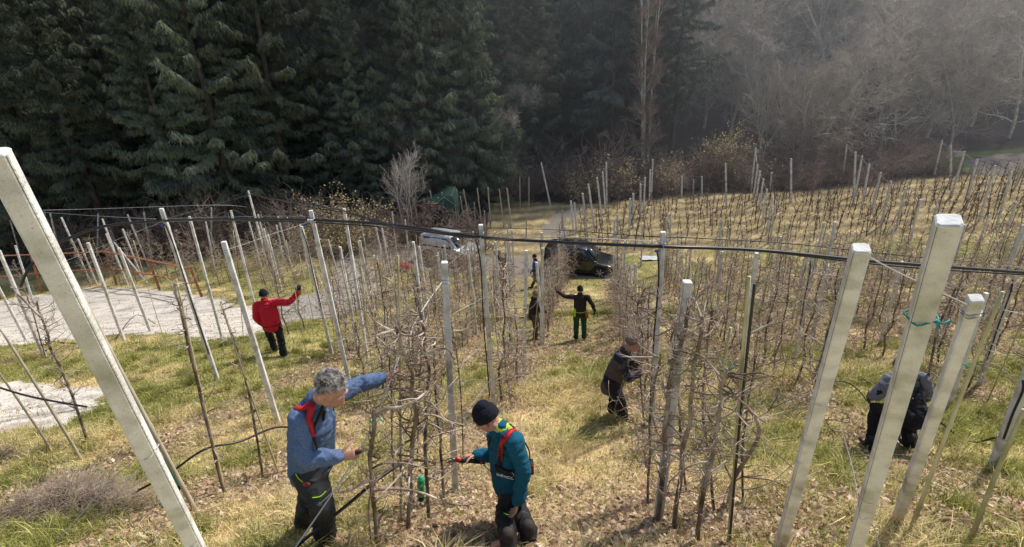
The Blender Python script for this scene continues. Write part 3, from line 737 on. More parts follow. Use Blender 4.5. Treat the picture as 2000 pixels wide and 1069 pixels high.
# ties and wire bands round the posts
def band(key, py, r, m, name, tail=0, tilt=.0, rr=.0035):
    B, T, w0, w1, t = POSTS[key]; c = on_post(key, py); ax = (T-B).normalized(); e1 = ax.orthogonal().normalized(); e2 = ax.cross(e1)
    e1 = (Vector((1, 0, 0))-ax*ax.x).normalized(); e2 = ax.cross(e1); f = (c-B).length/(T-B).length; h = (w0+(w1-w0)*f)/2+rr
    pts = []
    for i in range(25):
        a = 2*math.pi*i/24; sq = h/max(abs(math.cos(a)), abs(math.sin(a))); q = min(sq, h*1.30)
        pts.append(c+e1*(q*math.cos(a))+e2*(q*math.sin(a))+ax*(tilt*math.cos(a)))
    mb = MB(); mb.tube(pts, rr, 6)
    if tail:
        p = c-e2*(h+.004)+e1*h*.5; mb.tube([p, p+e1*.025-ax*0.006-e2*.006, p+e1*.042+ax*.006-e2*.008], rr, 6); mb.tube([p+e1*.012, p+e1*.008-ax*.035-e2*.004], rr, 6); mb.ell(p+e1*.01, (.007, .007, .006), n=8, m=6)
    mb.build(name, M[m], t)
band('big_right', 617, 0, 'teal_tie', 'turquoise_tie', 1, .006, .0036)
band('big_right', 970, 0, 'rope', 'wire_band', 0, -.01, .0014); band('big_right', 998, 0, 'rope', 'wire_band', 0, .02, .0014)
band('near_right', 782, 0, 'rope', 'wire_band', 0, -.012, .0014); band('right_small', 612, 0, 'wire', 'wire_band', 0, .0, .003); band('right_small', 606, 0, 'wire', 'wire_band', 0, .004, .003)
band('big_left', 885, 0, 'rope', 'wire_band', 0, .02, .0016); band('big_left', 1055, 0, 'rope', 'wire_band', 0, .015, .0014)
band('p437', 492, 0, 'wire', 'wire_band', 0, 0, .003); band('p437', 488, 0, 'wire', 'wire_band', 0, .003, .003)
band('p607', 570, 0, 'wire', 'wire_band', 0, 0, .003); band('p938', 620, 0, 'wire', 'wire_band', 0, 0, .003); band('p1292', 640, 0, 'rope', 'wire_band', 0, 0, .006); band('p1058', 530, 0, 'wire', 'wire_band'); band('p1027', 545, 0, 'wire', 'wire_band')
band('p868', 545, 0, 'wire', 'wire_band', 0, .004, .003); band('p868', 552, 0, 'wire', 'wire_band', 0, -.004, .003); band('p312', 425, 0, 'wire', 'wire_band', 0, 0, .003); band('p938', 456, 0, 'rope', 'wire_band', 0, .01, .004); band('p1292', 476, 0, 'rope', 'wire_band', 0, .01, .004)
band('right_edge', 855, 0, 'wire', 'wire_band', 0, 0, .003)
# foreground guy cable, hose and ropes
A = at(570, 1080, 2.55); B = on_post('p868', 545)+Vector((-.02, -.05, 0)); q = at(712, 862, 2.95)
line('steel_cable', [at(545, 1118, 2.45), A, q, at(800, 650, 3.5), B], .0055, 'rope', 'pale steel cable slanting up from the foreground to the white topped post', 'cable', n=14)
mid_ = at(624, 985, 2.68); cl = MB(); cl.ell(mid_, (.013, .013, .018), n=8, m=6); cl.tube([mid_+Vector((-.02, -.006, .0)), mid_+Vector((.02, -.006, .01))], .005, 6); tag(cl.build('cable_clamp', M['steel'], None, org=mid_), 'small cable clamp on the pale slanting cable', 'clamp')
line('steel_cable', [mid_, at(655, 955, 2.72), at(700, 900, 2.85)], .003, 'rope', 'short loose end of cable beside the clamp', 'cable')
line('hose', [at(560, 1085, 2.7), at(600, 1050, 2.75), at(680, 985, 2.9), at(740, 935, 3.1), at(800, 900, 3.4), at(850, 905, 3.8)], .013, 'black_pipe', 'black hose on the ground slope in front of the man in blue fleece', 'hose')
line('hose', [at(258, 965, 4.0), at(330, 925, 4.0), at(400, 878, 4.2), at(470, 862, 4.4), at(540, 835, 4.8), at(600,840,5)], .012, 'black_pipe', 'black drip hose strung between the left pruned trunks', 'hose')
line('hose', [at(-30, 748, 4.9), at(60, 775, 4.9), at(170, 795, 4.95)], .012, 'black_pipe', 'black hose lying over the pale patch at lower left', 'hose')
line('hose', [ground(80, 672)+Vector((0,0,.15)), ground(128, 682)+Vector((0,0,.2)), ground(165, 680)+Vector((0,0,.15))], .01, 'black_pipe', 'short black hose with blue fittings at the left', 'hose')
line('hose', [ground(228, 668)+Vector((0,0,.1)), ground(270, 628)+Vector((0,0,.25)), ground(306, 638)+Vector((0,0,.1))], .012, 'black_pipe', 'black hose looping beside the pale road', 'hose')
line('hose', [at(1500, 800, 5.2), at(1640, 745, 5.6), at(1700, 790, 5.4)], .008, 'black_pipe', 'thin drip hose behind the mossy post', 'hose')
line('hose', [at(1830, 820, 4.9), at(1890, 862, 4.7), at(1945, 855, 4.5)], .01, 'black_pipe', 'drip hose sagging toward the right edge post', 'hose')
line('rope', [on_post('near_right', 785)+Vector((.04, -.06, 0)), at(1650, 860, 2.05), at(1668, 930, 1.95), on_post('big_right', 1000)+Vector((-.05, -.04, 0))], .0028, 'rope', 'pale rope hanging between the two foreground posts on the right', 'rope')
line('rope', [on_post('big_right', 1005)+Vector((.0, -.06, 0)), at(1712, 1045, 1.75), at(1722, 1090, 1.7)], .0028, 'rope', 'twisted wire end hanging below the band on the thickest post', 'rope')
line('wire', [on_post('big_left', 885)+Vector((-.03, -.05, 0)), at(215, 940, 1.5), at(110, 1060, 1.4)], .0022, 'wire', 'twisted wire running from the big left post to the ground', 'wire')
line('wire', [on_post('right_edge', 700), at(1940, 640, 5.2), on_post('right_small', 600)], .003, 'wire', 'wire from the slim foreground post to the right edge post', 'wire')
line('wire', [on_post('near_right', 500)+Vector((.03, 0, 0)), at(1760, 535, 1.9), on_post('right_small', 600)], .003, 'rope', 'wire from the mossy post top toward the slim foreground post', 'wire')

# ------------------------------------------------------------------ fruit trees
def wander(p, d, L, n, r0, r1, wob, up=0.0, rg=rnd):
    P = [p.copy()]; d = d.normalized(); st = L/n; rr = [r0]
    for i in range(n):
        d = d+Vector((rg.gauss(0, wob), rg.gauss(0, wob), rg.gauss(0, wob)+up)); d.normalize()
        P.append(P[-1]+d*st); rr.append(r0+(r1-r0)*(i+1)/n)
    return P, rr
def fruit_tree(P, rad, label, nb=40, L=(.18, .55), seed=1, br=.010, z0=.18, extra=None, m='bark', group=None, sub=True, dirs=None):
    """P: trunk points, base first"""
    rg = random.Random(seed); P = [Vector(p) for p in P]
    pts = curve_pts(P, 7); n = len(pts)
    pts = [p+Vector((noise.noise(Vector((i*.23, seed, 1))), noise.noise(Vector((i*.23, seed, 9))), 0))*.022*min(1, i/6) for i, p in enumerate(pts)]
    rr = [.54*(rad[0]+(rad[1]-rad[0])*i/(n-1)) for i in range(n)]
    rr = [r*(1+.16*noise.noise(Vector((i*.9, seed, 0)))) for i, r in enumerate(rr)]
    t = empty('apple_tree', pts[0], label, 'tree', group)
    b0 = pts[0]-Vector((0, 0, .1))
    mb = MB(); mb.tube([b0]+pts, [rr[0]*1.25]+rr, 10)
    # knots
    for i in range(int(nb*.5)):
        k = rg.randrange(2, n-1); q = pts[k]; a = rg.uniform(0, 6.28); mb.ell(q+Vector((math.cos(a), math.sin(a), 0))*rr[k]*.75, (rr[k]*.55, rr[k]*.55, rr[k]*.5), n=6, m=4)
    mb.build('trunk', M[m], t)
    bm_ = MB(); tw = MB()
    for i in range(nb):
        f = z0+(1-z0)*(i+rg.random())/nb; k = min(n-2, int(f*(n-1))); p = pts[k]
        a = rg.uniform(0, 6.28)
        d = Vector((math.cos(a), math.sin(a), rg.uniform(-.25, .5))); l = (L[0]*.5+(L[1]-L[0]*.5)*rg.random()**2.2)*(1.1-.35*f)
        r0 = br*rg.uniform(.6, 1.25)
        bp, brr = wander(p, d, l, 7, r0, r0*.5, .22, .03, rg); bm_.tube(bp, brr, 6)
        if rg.random() < .25: bm_.ell(bp[-1], (r0*1.0,)*3, n=6, m=4)
        for j in range(rg.randint(1, 4)):
            q = bp[rg.randint(2, 7)]; d2 = Vector((rg.gauss(0, .8), rg.gauss(0, .8), rg.gauss(.8, .7)))
            tp, trr = wander(q, d2, rg.uniform(.04, .26), 5, r0*.4, .0015, .2, .02, rg); tw.tube(tp, trr, 4)
            if rg.random() < .5:
                tp, trr = wander(tp[3], Vector((rg.gauss(0, 1), rg.gauss(0, .8), rg.gauss(.4, .7))), rg.uniform(.05, .2), 4, r0*.3, .0015, .2, 0, rg); tw.tube(tp, trr, 3)
    if extra:
        for e in extra:
            q = [Vector(v) for v in e[0]]; cp_ = curve_pts(q, 6); kk = len(cp_); rr2 = [.72*(e[1]+(e[2]-e[1])*i/(kk-1)) for i in range(kk)]
            rr2 = [r*(1+.2*noise.noise(Vector((i*1.3, seed, 5)))) for i, r in enumerate(rr2)]
            bm_.tube(cp_, rr2, 8)
            for j in range(6):
                k2 = rg.randrange(3, kk); bp, brr = wander(cp_[k2], Vector((rg.gauss(0, 1), rg.gauss(0, .6), rg.gauss(.2, .8))), rg.uniform(.06, .3), 5, e[2]*.5, .002, .22, 0, rg); tw.tube(bp, brr, 5)
    b_ = len(bm_.v); bm_.v += tw.v; bm_.f += [tuple(i+b_ for i in f) for f in tw.f]; bm_.build('crown', M['twig'], t)
    return t
def trunk_px(pts, Yb=None, dy=None):
    """photo positions (base first) in the upright plane through the base"""
    B = ground(*pts[0]) if Yb is None else at(pts[0][0], pts[0][1], Yb)
    out = [B]
    for i, p in enumerate(pts[1:]):
        q = closest_on_ray(p[0], p[1], B, 0)
        out.append(q)
    if Yb is not None:
        d = (out[0]-out[1]).normalized(); p = out[0].copy()
        while p.z > hgt(p.x, p.y): p += d*.03
        out.insert(0, p)
    return out
YA = 3.25
A_ = trunk_px([(737,1069),(727,960),(725,880),(733,800)], 2.9)
ya = 2.85
fruit_tree(A_, (.034, .026), 'cut back apple trunk with pale bark right beside the man in blue fleece', nb=16, L=(.1, .3), seed=3, br=.008, m='bark', extra=[
 ([at(735,812,ya), at(755,798,ya), at(785,795,ya), at(815,780,ya), at(832,765,ya+.1)], .018, .012),
 ([at(727,958,ya), at(780,955,ya), at(830,965,ya), at(880,985,ya), at(925,985,ya)], .016, .008),
 ([at(725,940,ya), at(705,945,ya-.05), at(685,958,ya-.05), at(660,962,ya-.1)], .014, .008),
 ([at(727,955,ya-.04), at(720,985,ya-.05), at(722,1030,ya-.05), at(726,1075,ya-.05)], .010, .006),
 ([at(728,915,ya), at(750,905,ya-.05), at(790,905,ya), at(835,915,ya+.05)], .012, .006),
 ([at(722,930,ya), at(708,922,ya), at(700,910,ya)], .008, .006)])
B_ = trunk_px([(798,1038),(800,960),(806,880),(810,800),(803,730),(790,690),(775,640)])
fruit_tree(B_, (.038, .026), 'tall pale barked apple tree in front of the central bamboo cane', nb=54, L=(.2, .62), seed=5, br=.0085, extra=[
 ([at(806,780,3.3), at(785,775,3.25), at(778,790,3.25)], .016, .012), ([at(808,770,3.3), at(840,785,3.25), at(870,820,3.2), at(905,830,3.15)], .014, .007),
 ([at(806,700,3.4), at(830,690,3.4), at(870,680,3.4), at(885,700,3.4)], .013, .008), ([at(800,650,3.4), at(780,640,3.35), at(770,560,3.4), at(745,540,3.4)], .015, .008)])
C_ = trunk_px([(838,1015),(834,940),(830,850),(836,760),(832,680),(822,610)])
fruit_tree(C_, (.034, .02), 'dark wet apple trunk just left of the white topped post', nb=54, L=(.2, .58), seed=8, br=.0075, m='bark_dark')
D_ = trunk_px([(868,978),(862,900),(855,820),(850,740),(848,660)])
fruit_tree(D_, (.028, .018), 'slim dark apple tree touching the white topped post', nb=44, L=(.15, .5), seed=11, br=.0065, m='bark_dark')
# row behind the same line, thinning out up the slope view
for i, (pts, rd, lb, sd, mm) in enumerate([
 ([(1285,1022),(1297,900),(1303,800),(1312,720),(1335,660),(1345,600)], .036, 'gnarled apple tree leaning on the low concrete post at centre right', 21, 'bark'),
 ([(1316,1035),(1328,930),(1345,830),(1352,740),(1368,660),(1373,618)], .034, 'gnarled apple tree with sawn off top beside the low post', 22, 'bark'),
 ([(1362,1062),(1374,960),(1398,860),(1408,770),(1420,720)], .032, 'apple tree with a green tie on its bent trunk', 23, 'bark'),
 ([(440,968),(405,830),(372,690),(352,600),(340,552)], .036, 'straight pruned apple trunk at left with few stubs', 24, 'bark'),
 ([(514,932),(500,850),(482,750),(455,660),(430,590)], .028, 'slimmer pruned apple trunk between two concrete posts at left', 25, 'bark_dark'),
 ([(172,868),(140,770),(105,690),(88,640),(70,590)], .034, 'pruned apple trunk over the pale patch at far left', 26, 'bark_dark'),
]):
    few = i in (3, 4)
    ex = None
    if i == 2:
        y = 3.35
        ex = [([at(1418,1010,y+.02), at(1432,940,y), at(1462,890,y), at(1482,850,y), at(1475,815,y), at(1445,785,y), at(1438,765,y)], .026, .02),
              ([at(1408,715,y), at(1400,690,y), at(1425,680,y), at(1450,668,y), at(1470,650,y), at(1510,630,y)], .016, .007),
              ([at(1408,715,y), at(1440,750,y), at(1450,762,y)], .018, .014), ([at(1400,870,y), at(1440,950,y), at(1500,945,y), at(1555,900,y)], .012, .004),
              ([at(1440,810,y), at(1500,870,y), at(1555,920,y)], .010, .004), ([at(1450,830,y), at(1530,805,y+.1), at(1590,790,y+.2)], .008, .004)]
    if i == 0: ex = [([at(1300,900,3.6), at(1270,905,3.55), at(1245,900,3.5)], .013, .009), ([at(1310,760,3.7), at(1240,720,3.7), at(1200,800,3.6), at(1195,845,3.5)], .007, .003), ([at(1300,850,3.6), at(1250,840,3.5), at(1205,775,3.5)], .008, .004)]
    if i == 5: ex = [([at(80,620,5.2), at(50,590,5.2), at(20,560,5.2)], .018, .01)]
    fruit_tree(trunk_px(pts), (rd, rd*.62), lb, nb=22 if few else 46, L=(.10, .3) if few else (.12, .5), seed=sd, br=.0075, m=mm, extra=ex, z0=.15)
for pts, rd, lb, sd in [([(1780,870),(1808,760),(1830,650),(1870,560)], .03, 'apple tree behind the right foreground posts', 31), ([(1216,640),(1222,560),(1230,520)], .03, 'apple tree at the right edge of the lane', 32),
  ([(700,700),(690,620),(672,540),(660,480)], .026, 'slender apple tree right of the clamp post', 33), ([(748,760),(752,660),(745,560),(735,500)], .03, 'apple tree above the raised arm in blue', 34),
  ([(1240,700),(1248,620),(1255,560)], .026, 'apple tree just behind the crouching man', 35), ([(1258,832),(1252,740),(1255,650),(1245,600),(1262,560)], .026, 'apple tree the crouching man reaches into', 36),
  ([(1000,800),(990,740),(985,690)], .014, 'small leafless shoot beside the tall central post', 37), ([(90,700),(60,600),(30,520)], .03, 'apple tree leaning at the left edge', 38), ([(1640,860),(1600,800),(1580,720)], .008, 'weedy twig clump left of the mossy post', 39)]:
    fruit_tree(trunk_px(pts), (rd, rd*.6), lb, nb=36 if rd > .01 else 10, L=(.15, .55), seed=sd, br=.008, m='bark_dark')
for pts, rd, lb, sd in [([(770,960),(766,860),(764,760),(758,690)], .020, 'thin apple leader between the two bamboo canes', 61), ([(905,900),(902,800),(893,700),(880,620)], .018, 'thin apple leader right behind the white topped post', 62),
  ([(1265,985),(1268,880),(1275,780),(1290,690)], .022, 'slim brown apple leader left of the gnarled group', 63), ([(1395,1000),(1385,900),(1372,800),(1380,690),(1392,600)], .024, 'slim upright apple leader in the middle of the gnarled group', 64),
  ([(1452,985),(1450,880),(1462,780),(1480,690)], .020, 'thin apple leader behind the mossy cane', 65), ([(1340,960),(1330,860),(1322,760),(1318,680),(1330,590)], .022, 'upright brown leader behind the sawn off tree', 66), ([(815,900),(818,800),(822,700),(815,620),(808,560)], .020, 'upright brown leader behind the central apple trunks', 67)]:
    fruit_tree(trunk_px(pts), (rd, rd*.6), lb, nb=44, L=(.10, .5), seed=sd, br=.0065, m='bark_dark')
for px, py in []: pass
# green ties on near trees
def loop_tie(c, r, m, label):
    mb = MB(); c = Vector(c); mb.tube([c+Vector((r*math.cos(a), r*math.sin(a), .006*math.cos(a*2))) for a in [2*math.pi*i/16 for i in range(17)]], .0045, 5)
    mb.tube([c+Vector((r, 0, 0)), c+Vector((r+.03, -.02, -.015))], .004, 5); tag(mb.build('tie', M[m], None, org=c), label, 'tie')
loop_tie(A_[-1]*.82+A_[-2]*.18-Vector((0, 0, .02)), .036, 'teal_tie', 'turquoise tie around the cut back trunk')
loop_tie(at(1420, 716, 3.45), .045, 'teal_tie', 'turquoise tie around the bent apple trunk')
loop_tie(at(1450, 768, 3.45), .035, 'teal_tie', 'upper turquoise tie on the mossy cane')
loop_tie(at(1446, 805, 3.45), .035, 'teal_tie', 'lower turquoise tie on the mossy cane')
loop_tie(at(355, 650, 4.75), .036, 'green_tie', 'green tie around the straight pruned trunk at left')
loop_tie(at(1893, 714, 3.0), .03, 'teal_tie', 'turquoise tie on the cane beside the slim post')

# orchard rows behind: copies of a few built trees
def proto_tree(seed, H, nb, twl, rt=.024):
    rg = random.Random(seed); P = [Vector((0, 0, -.1))]
    for i in range(1, 9): P.append(Vector((rg.gauss(0, .025), rg.gauss(0, .025), H*i/8)))
    t = empty('orchard_tree', (0, 0, 0)); mb = MB(); pts = curve_pts(P, 2); n = len(pts)
    mb.tube(pts, [rt*(1-.65*i/n)*(1+.2*noise.noise(Vector((i, seed, 0)))) for i in range(n)], 6); mb.build('trunk', M['bark_dark'], t)
    tw = MB()
    for i in range(nb):
        f = .16+.84*(i+rg.random())/nb; p = pts[min(n-1, int(f*(n-1)))]; a = rg.uniform(0, 6.28)
        l = rg.uniform(*twl)*(1.15-.6*f)
        bp, brr = wander(p, Vector((math.cos(a)*.8, math.sin(a), rg.uniform(-.1, .6))), l, 4, .0095, .006, .28, .04, rg); tw.tube(bp, brr, 4)
        for j in range(3):
            q = bp[rg.randint(1, 4)]; tp, trr = wander(q, Vector((rg.gauss(0, 1), rg.gauss(0, 1), rg.gauss(.6, .6))), rg.uniform(.1, .3), 3, .0055, .003, .25, 0, rg); tw.tube(tp, trr, 3)
    tw.build('crown', M['twig_far'], t)
    return t
protos = [proto_tree(100+i, 2.25+.15*(i % 3), 52, (.2, .6)) for i in range(6)]
used = [False]*6
def place_tree(x, y, s=1.0, label='', group=''):
    k = rnd.randrange(6)
    o = protos[k] if not used[k] else copy_tree(protos[k]); used[k] = True
    o.location = (x, y, hgt(x, y)-.02); o.rotation_euler = (rnd.gauss(0, .03), rnd.gauss(0, .03), rnd.uniform(0, 6.28)); o.scale = (s, s, s*rnd.uniform(.85, 1.1))
    o['_org'] = tuple(o.location); tag(o, label, 'tree', group)
def project(p):
    c, s = math.cos(TH), math.sin(TH); d = p[1]*c-p[2]*s
    if d < .1: return (-9999, -9999)
    x = p[0]/d; y = (p[1]*s+p[2]*c)/d
    u = x*math.cos(PH)-y*math.sin(PH); v = x*math.sin(PH)+y*math.cos(PH)
    return (1000+u*F, 534.5-v*F)
def in_zone(x, y, *ks):
    xa, ya_ = np.array([x]), np.array([y])
    return any(bool(inpoly(xa, ya_, POLY[k])[0]) for k in ks)
ncount = 0
for k, x0 in ROWS+[(-3-i, -8.4-2.0*i) for i in range(10)]:
    ystart = {-2: 10.8, -1: 7.3, 0: 7.2, 1: 7.4, 2: 6.6, 3: 5.9, 4: 6.4, 5: 7.8, 6: 9, 7: 10}.get(k, 12.3); yend = 23.8 if k > -2 else 27.5
    y = ystart
    while y < yend:
        x = x0+SL*y+rnd.gauss(0, .05)
        q = project((x, y, hgt(x, y)))
        if -60 < q[0] < 2060 and not in_zone(x, y, 'road', 'track', 'yard', 'patch') and not (q[0] < 500 and q[1] > 562) and not (1120 < q[0] < 1200 and 520 < q[1] < 720) and not (1012 < q[0] < 1068 and 590 < q[1] < 760) and not (955 < q[0] < 1062 and 545 < q[1] < 592):
            lab = {True: 'pruned leafless apple tree in the lower left orchard', False: 'pruned leafless apple tree in the rows right of the lane'}[k < 0] if k != 0 else 'pruned leafless apple tree in the row left of the lane'
            g = 'apple trees of the '+('lower left orchard' if k < 0 else 'rows right of the lane' if k > 0 else 'row left of the lane')
            place_tree(x, y, rnd.uniform(.82, 1.08), lab, g); ncount += 1
            if rnd.random() < (.6 if k > 0 else .45):
                cx, cy = x+rnd.gauss(0, .12), y+.25; b = Vector((cx, cy, hgt(cx, cy)-.05)); tt = b+Vector((rnd.gauss(0, .1), rnd.gauss(0, .1), rnd.uniform(2.0, 2.9)))
                mb = MB(); mb.tube([b, (b+tt)/2+Vector((.015, 0, 0)), tt], [.010, .0095, .008], 5)
                tag(mb.build('bamboo_cane', M['bamboo'], None, org=b), 'pale bamboo cane standing in the orchard rows', 'cane', 'bamboo canes in the orchard rows')
        if rnd.random() < (.17 if k < 1 else .07) and y > 9 and not in_zone(x, y, 'road', 'track', 'yard', 'patch') and not (1080 < q[0] < 1210) and not (q[0] < 500 and q[1] > 562) and -40 < q[0] < 2040:
            bx = Vector((x+.1, y+.3, hgt(x+.1, y+.3))); tp_ = bx+Vector((rnd.gauss(0, .06), rnd.gauss(0, .06), rnd.uniform(2.6, 3.1))); sh_, cp_, _c = post_mesh(bx, tp_, .075, .066, rnd.uniform(-.3, .3), 0)
            t_ = empty('concrete_post', bx, 'pale concrete trellis post among the pruned trees of the lower orchard', 'post', 'pale trellis posts in the lower orchard'); sh_.build('shaft', M['concrete'], t_, smooth=False); cp_.build('post_top', M['concrete_top'], t_, smooth=False)
        y += rnd.uniform(.62, .85) if k >= 0 else rnd.uniform(.55, .85)
for px, py in [(832,548),(850,556),(872,545),(893,552),(912,545),(930,556),(946,548),(1076,556),(1092,549),(1108,556),(1085,570),(840,535),(882,532),(905,530),(1100,542),(1121,545),(858,540),(925,535)]:
    g = ground(px, py); place_tree(g.x, g.y, rnd.uniform(.8, 1.0), 'pruned leafless apple tree standing in front of the parked cars', 'apple trees in front of the parked cars')
print('orchard trees', ncount)
for k, x0 in ROWS:
    for hgt_ in (.75, 1.45, 2.15):
        y0_ = {0: 5.0, 1: 5.6, -1: 6.5}.get(k, 6.0); P = []
        yy_ = y0_
        while yy_ < 23.5: P.append(Vector((x0+SL*yy_, yy_, hgt(x0+SL*yy_, yy_)+hgt_+.03*math.sin(yy_)))); yy_ += 1.6
        if k in (-2,): P = [p for p in P if p.y > 13]
        mb = MB(); mb.tube(P, .0035, 4); tag(mb.build('trellis_wire', M['wire'], None, org=P[0]), 'thin trellis wire running down an orchard row', 'wire', 'trellis wires along the orchard rows')
# young trees of the far field
def young(seed):
    rg = random.Random(seed); mb = MB(); P, r = wander(Vector((0, 0, -.05)), Vector((0, 0, 1)), 1.5, 5, .026, .013, .05, 0, rg); mb.tube(P, r, 4)
    for i in range(22):
        q = P[rg.randint(1, 5)]; a = rg.uniform(0, 6.28); tp, tr = wander(q, Vector((math.cos(a), math.sin(a), rg.uniform(.4, 1.6))), rg.uniform(.12, .36), 2, .012, .007, .2, 0, rg); mb.tube(tp, tr, 3)
    return mb
ym = []
for i in range(5):
    m_ = young(300+i).mesh('young_tree'); m_.materials.append(M['twig_dark']); ym.append(m_)
spots = []
yy = 27.6
while yy < 47:
    xx = 5 if yy > 30 else 3.0
    while xx < 46:
        x = xx+rnd.gauss(0, .1); y = yy+rnd.gauss(0, .06); e = float(np.interp(x, EX, EY))-.2
        q = project((x, y, hgt(x, y)+.6))
        if y < e and -20 < q[0] < 2020 and not in_zone(x, y, 'yard', 'fieldtrack', 'farroad', 'fargreen') and rnd.random() < .93: spots.append((x, y))
        xx += .52
    yy += 1.65
spots.sort(key=lambda s: s[0]**2+s[1]**2)
for i, (x, y) in enumerate(spots[:300]):
    o = bpy.data.objects.new('young_tree', ym[i % 5]); col.objects.link(o); s = rnd.uniform(.75, 1.25)
    o.location = (x, y, hgt(x, y)); o.rotation_euler = (rnd.gauss(0, .05), rnd.gauss(0, .05), rnd.uniform(0, 6.28)); o.scale = (s, s, s)
    tag(o, 'young dark fruit tree in the rows of the far field', 'tree', 'young trees in the far field')
rest = MB()
for i, (x, y) in enumerate(spots[300:]):
    src = young(900+i % 40); b = len(rest.v); c, s_ = math.cos(i), math.sin(i); z = hgt(x, y)
    rest.v += [(v[0]*c-v[1]*s_+x, v[0]*s_+v[1]*c+y, v[2]+z) for v in src.v]; rest.f += [tuple(k+b for k in f) for f in src.f]
if rest.v: tag(rest.build('young_trees', M['twig_dark'], None, org=Vector((10, 40, -11))), 'young dark fruit trees at the far end of the field', 'trees', kind='stuff')
print('young', len(spots))
# ------------------------------------------------------------------ forest
def spruce_mesh(seed, H=24, Rb=4.2, z0=.6, dense=1.0):
    r = np.random.RandomState(seed); V = []
    nb = int(330*dense)
    for i in range(nb):
        f = (i+r.rand())/nb; z = z0+(H-z0)*f**1.05; L = Rb*(1-f)**.8*(.42+.8*r.rand()**1.4)*(1 if f > .12 else .8)+.25
        a = r.rand()*2*math.pi
        ca, sa = math.cos(a), math.sin(a); up = .30-.60*(1-f)+.20*r.randn(); curl = .20
        n = int(18+L*26)
        s = np.sort(r.rand(n)**.65)*.97+.03
        bx = s*L; bz = z+up*bx+curl*bx*bx/L*.9-.10*L
        w = (.12+.95*np.sin(np.pi*np.clip(1-s*.93, 0, 1)**.7)*.55)*min(L, 3.2)*.23*(.5+.9*r.rand(n)); side = r.choice([-1, 1], n)
        ang = a+side*(.6+.5*r.rand(n)); dx = np.cos(ang)*w; dy = np.sin(ang)*w
        droop = -(.10+.50*r.rand(n))*w-.03
        ox = bx*ca; oy = bx*sa
        p0 = np.stack([ox, oy, bz+.045*r.randn(n)], -1); tip = p0+np.stack([dx, dy, droop], -1)
        d = tip-p0; perp = np.stack([-d[:, 1], d[:, 0], np.zeros(n)], -1); perp /= (np.linalg.norm(perp, axis=1, keepdims=True)+1e-9)
        wd = (.013+.020*r.rand(n))[:, None]; m1 = p0+d*.45
        V.append(np.stack([p0, m1+perp*wd, tip, m1-perp*wd], 1))
        for rep in range(5):
            t = r.rand(n)[:, None]; q = p0+d*t; h = (.06+.20*r.rand(n)**1.5)*(.5+.3*min(L, 3)); wv = .009+.016*r.rand(n); aa = r.rand(n)*math.pi
            e = np.stack([np.cos(aa)*wv, np.sin(aa)*wv, np.zeros(n)], -1); dn = np.stack([.10*r.randn(n)+.06*ca, .10*r.randn(n)+.06*sa, -h], -1)
            V.append(np.stack([q-e, q+e, q+e*.4+dn, q-e*.4+dn], 1))
        # ragged tip
    P = np.concatenate(V); n = len(P)
    me = bpy.data.meshes.new('crown'); me.vertices.add(n*4); me.vertices.foreach_set('co', P.ravel()); me.loops.add(n*4); me.loops.foreach_set('vertex_index', np.arange(n*4)); me.polygons.add(n); me.polygons.foreach_set('loop_start', np.arange(n)*4); me.update(calc_edges=True)
    return me
def trunk_mesh(H, r0, sides=7, bare=0):
    mb = MB(); rg = random.Random(int(H*10)); P = [Vector((rg.gauss(0, .03)*i, rg.gauss(0, .03)*i, -0.5+H*i/8)) for i in range(9)]
    mb.tube(P, [r0*(1-.93*i/8) for i in range(9)], sides)
    for i in range(bare):       # dead stubs
        z = rg.uniform(1, H*.5); a = rg.uniform(0, 6.28); wp, wr = wander(Vector((0, 0, z)), Vector((math.cos(a), math.sin(a), rg.uniform(-.5, .1))), rg.uniform(.6, 2.2), 4, .03, .008, .15, -.03, rg); mb.tube(wp, wr, 4)
    return mb.mesh('trunk')
sp = []
for i in range(5):
    c = spruce_mesh(50+i, H=[24, 21, 26, 19, 23][i], Rb=[4.3, 3.7, 4.6, 3.4, 3.9][i], z0=[.4, .8, .5, .3, 2.5][i]); c.materials.append(M['needles'])
    t = trunk_mesh([24, 21, 26, 19, 23][i], .26, bare=18); t.materials.append(M['spruce_bark']); sp.append((c, t))
spf = []
for i in range(3):
    c = spruce_mesh(80+i, H=[24, 21, 26][i], Rb=[3.6, 3.2, 3.8][i], z0=[5, 4, 7][i], dense=.55); c.materials.append(M['needles_far'])
    t = trunk_mesh([24, 21, 26][i]+.3, .24, bare=26); t.materials.append(M['spruce_bark']); spf.append((c, t))
def tree_obj(name, parts, loc, rz, s, label, group):
    t = empty(name, loc, label, 'tree', group); t.rotation_euler = (rnd.gauss(0, .015), rnd.gauss(0, .015), rz); t.scale = (s, s, s)
    for nm, me in parts:
        o = bpy.data.objects.new(nm, me); col.objects.link(o); o.parent = t
    return t
def at_ground(px, Y):
    r = ray(px, 300); x = r.x/r.y*Y; return Vector((x, Y, hgt(x, Y)))
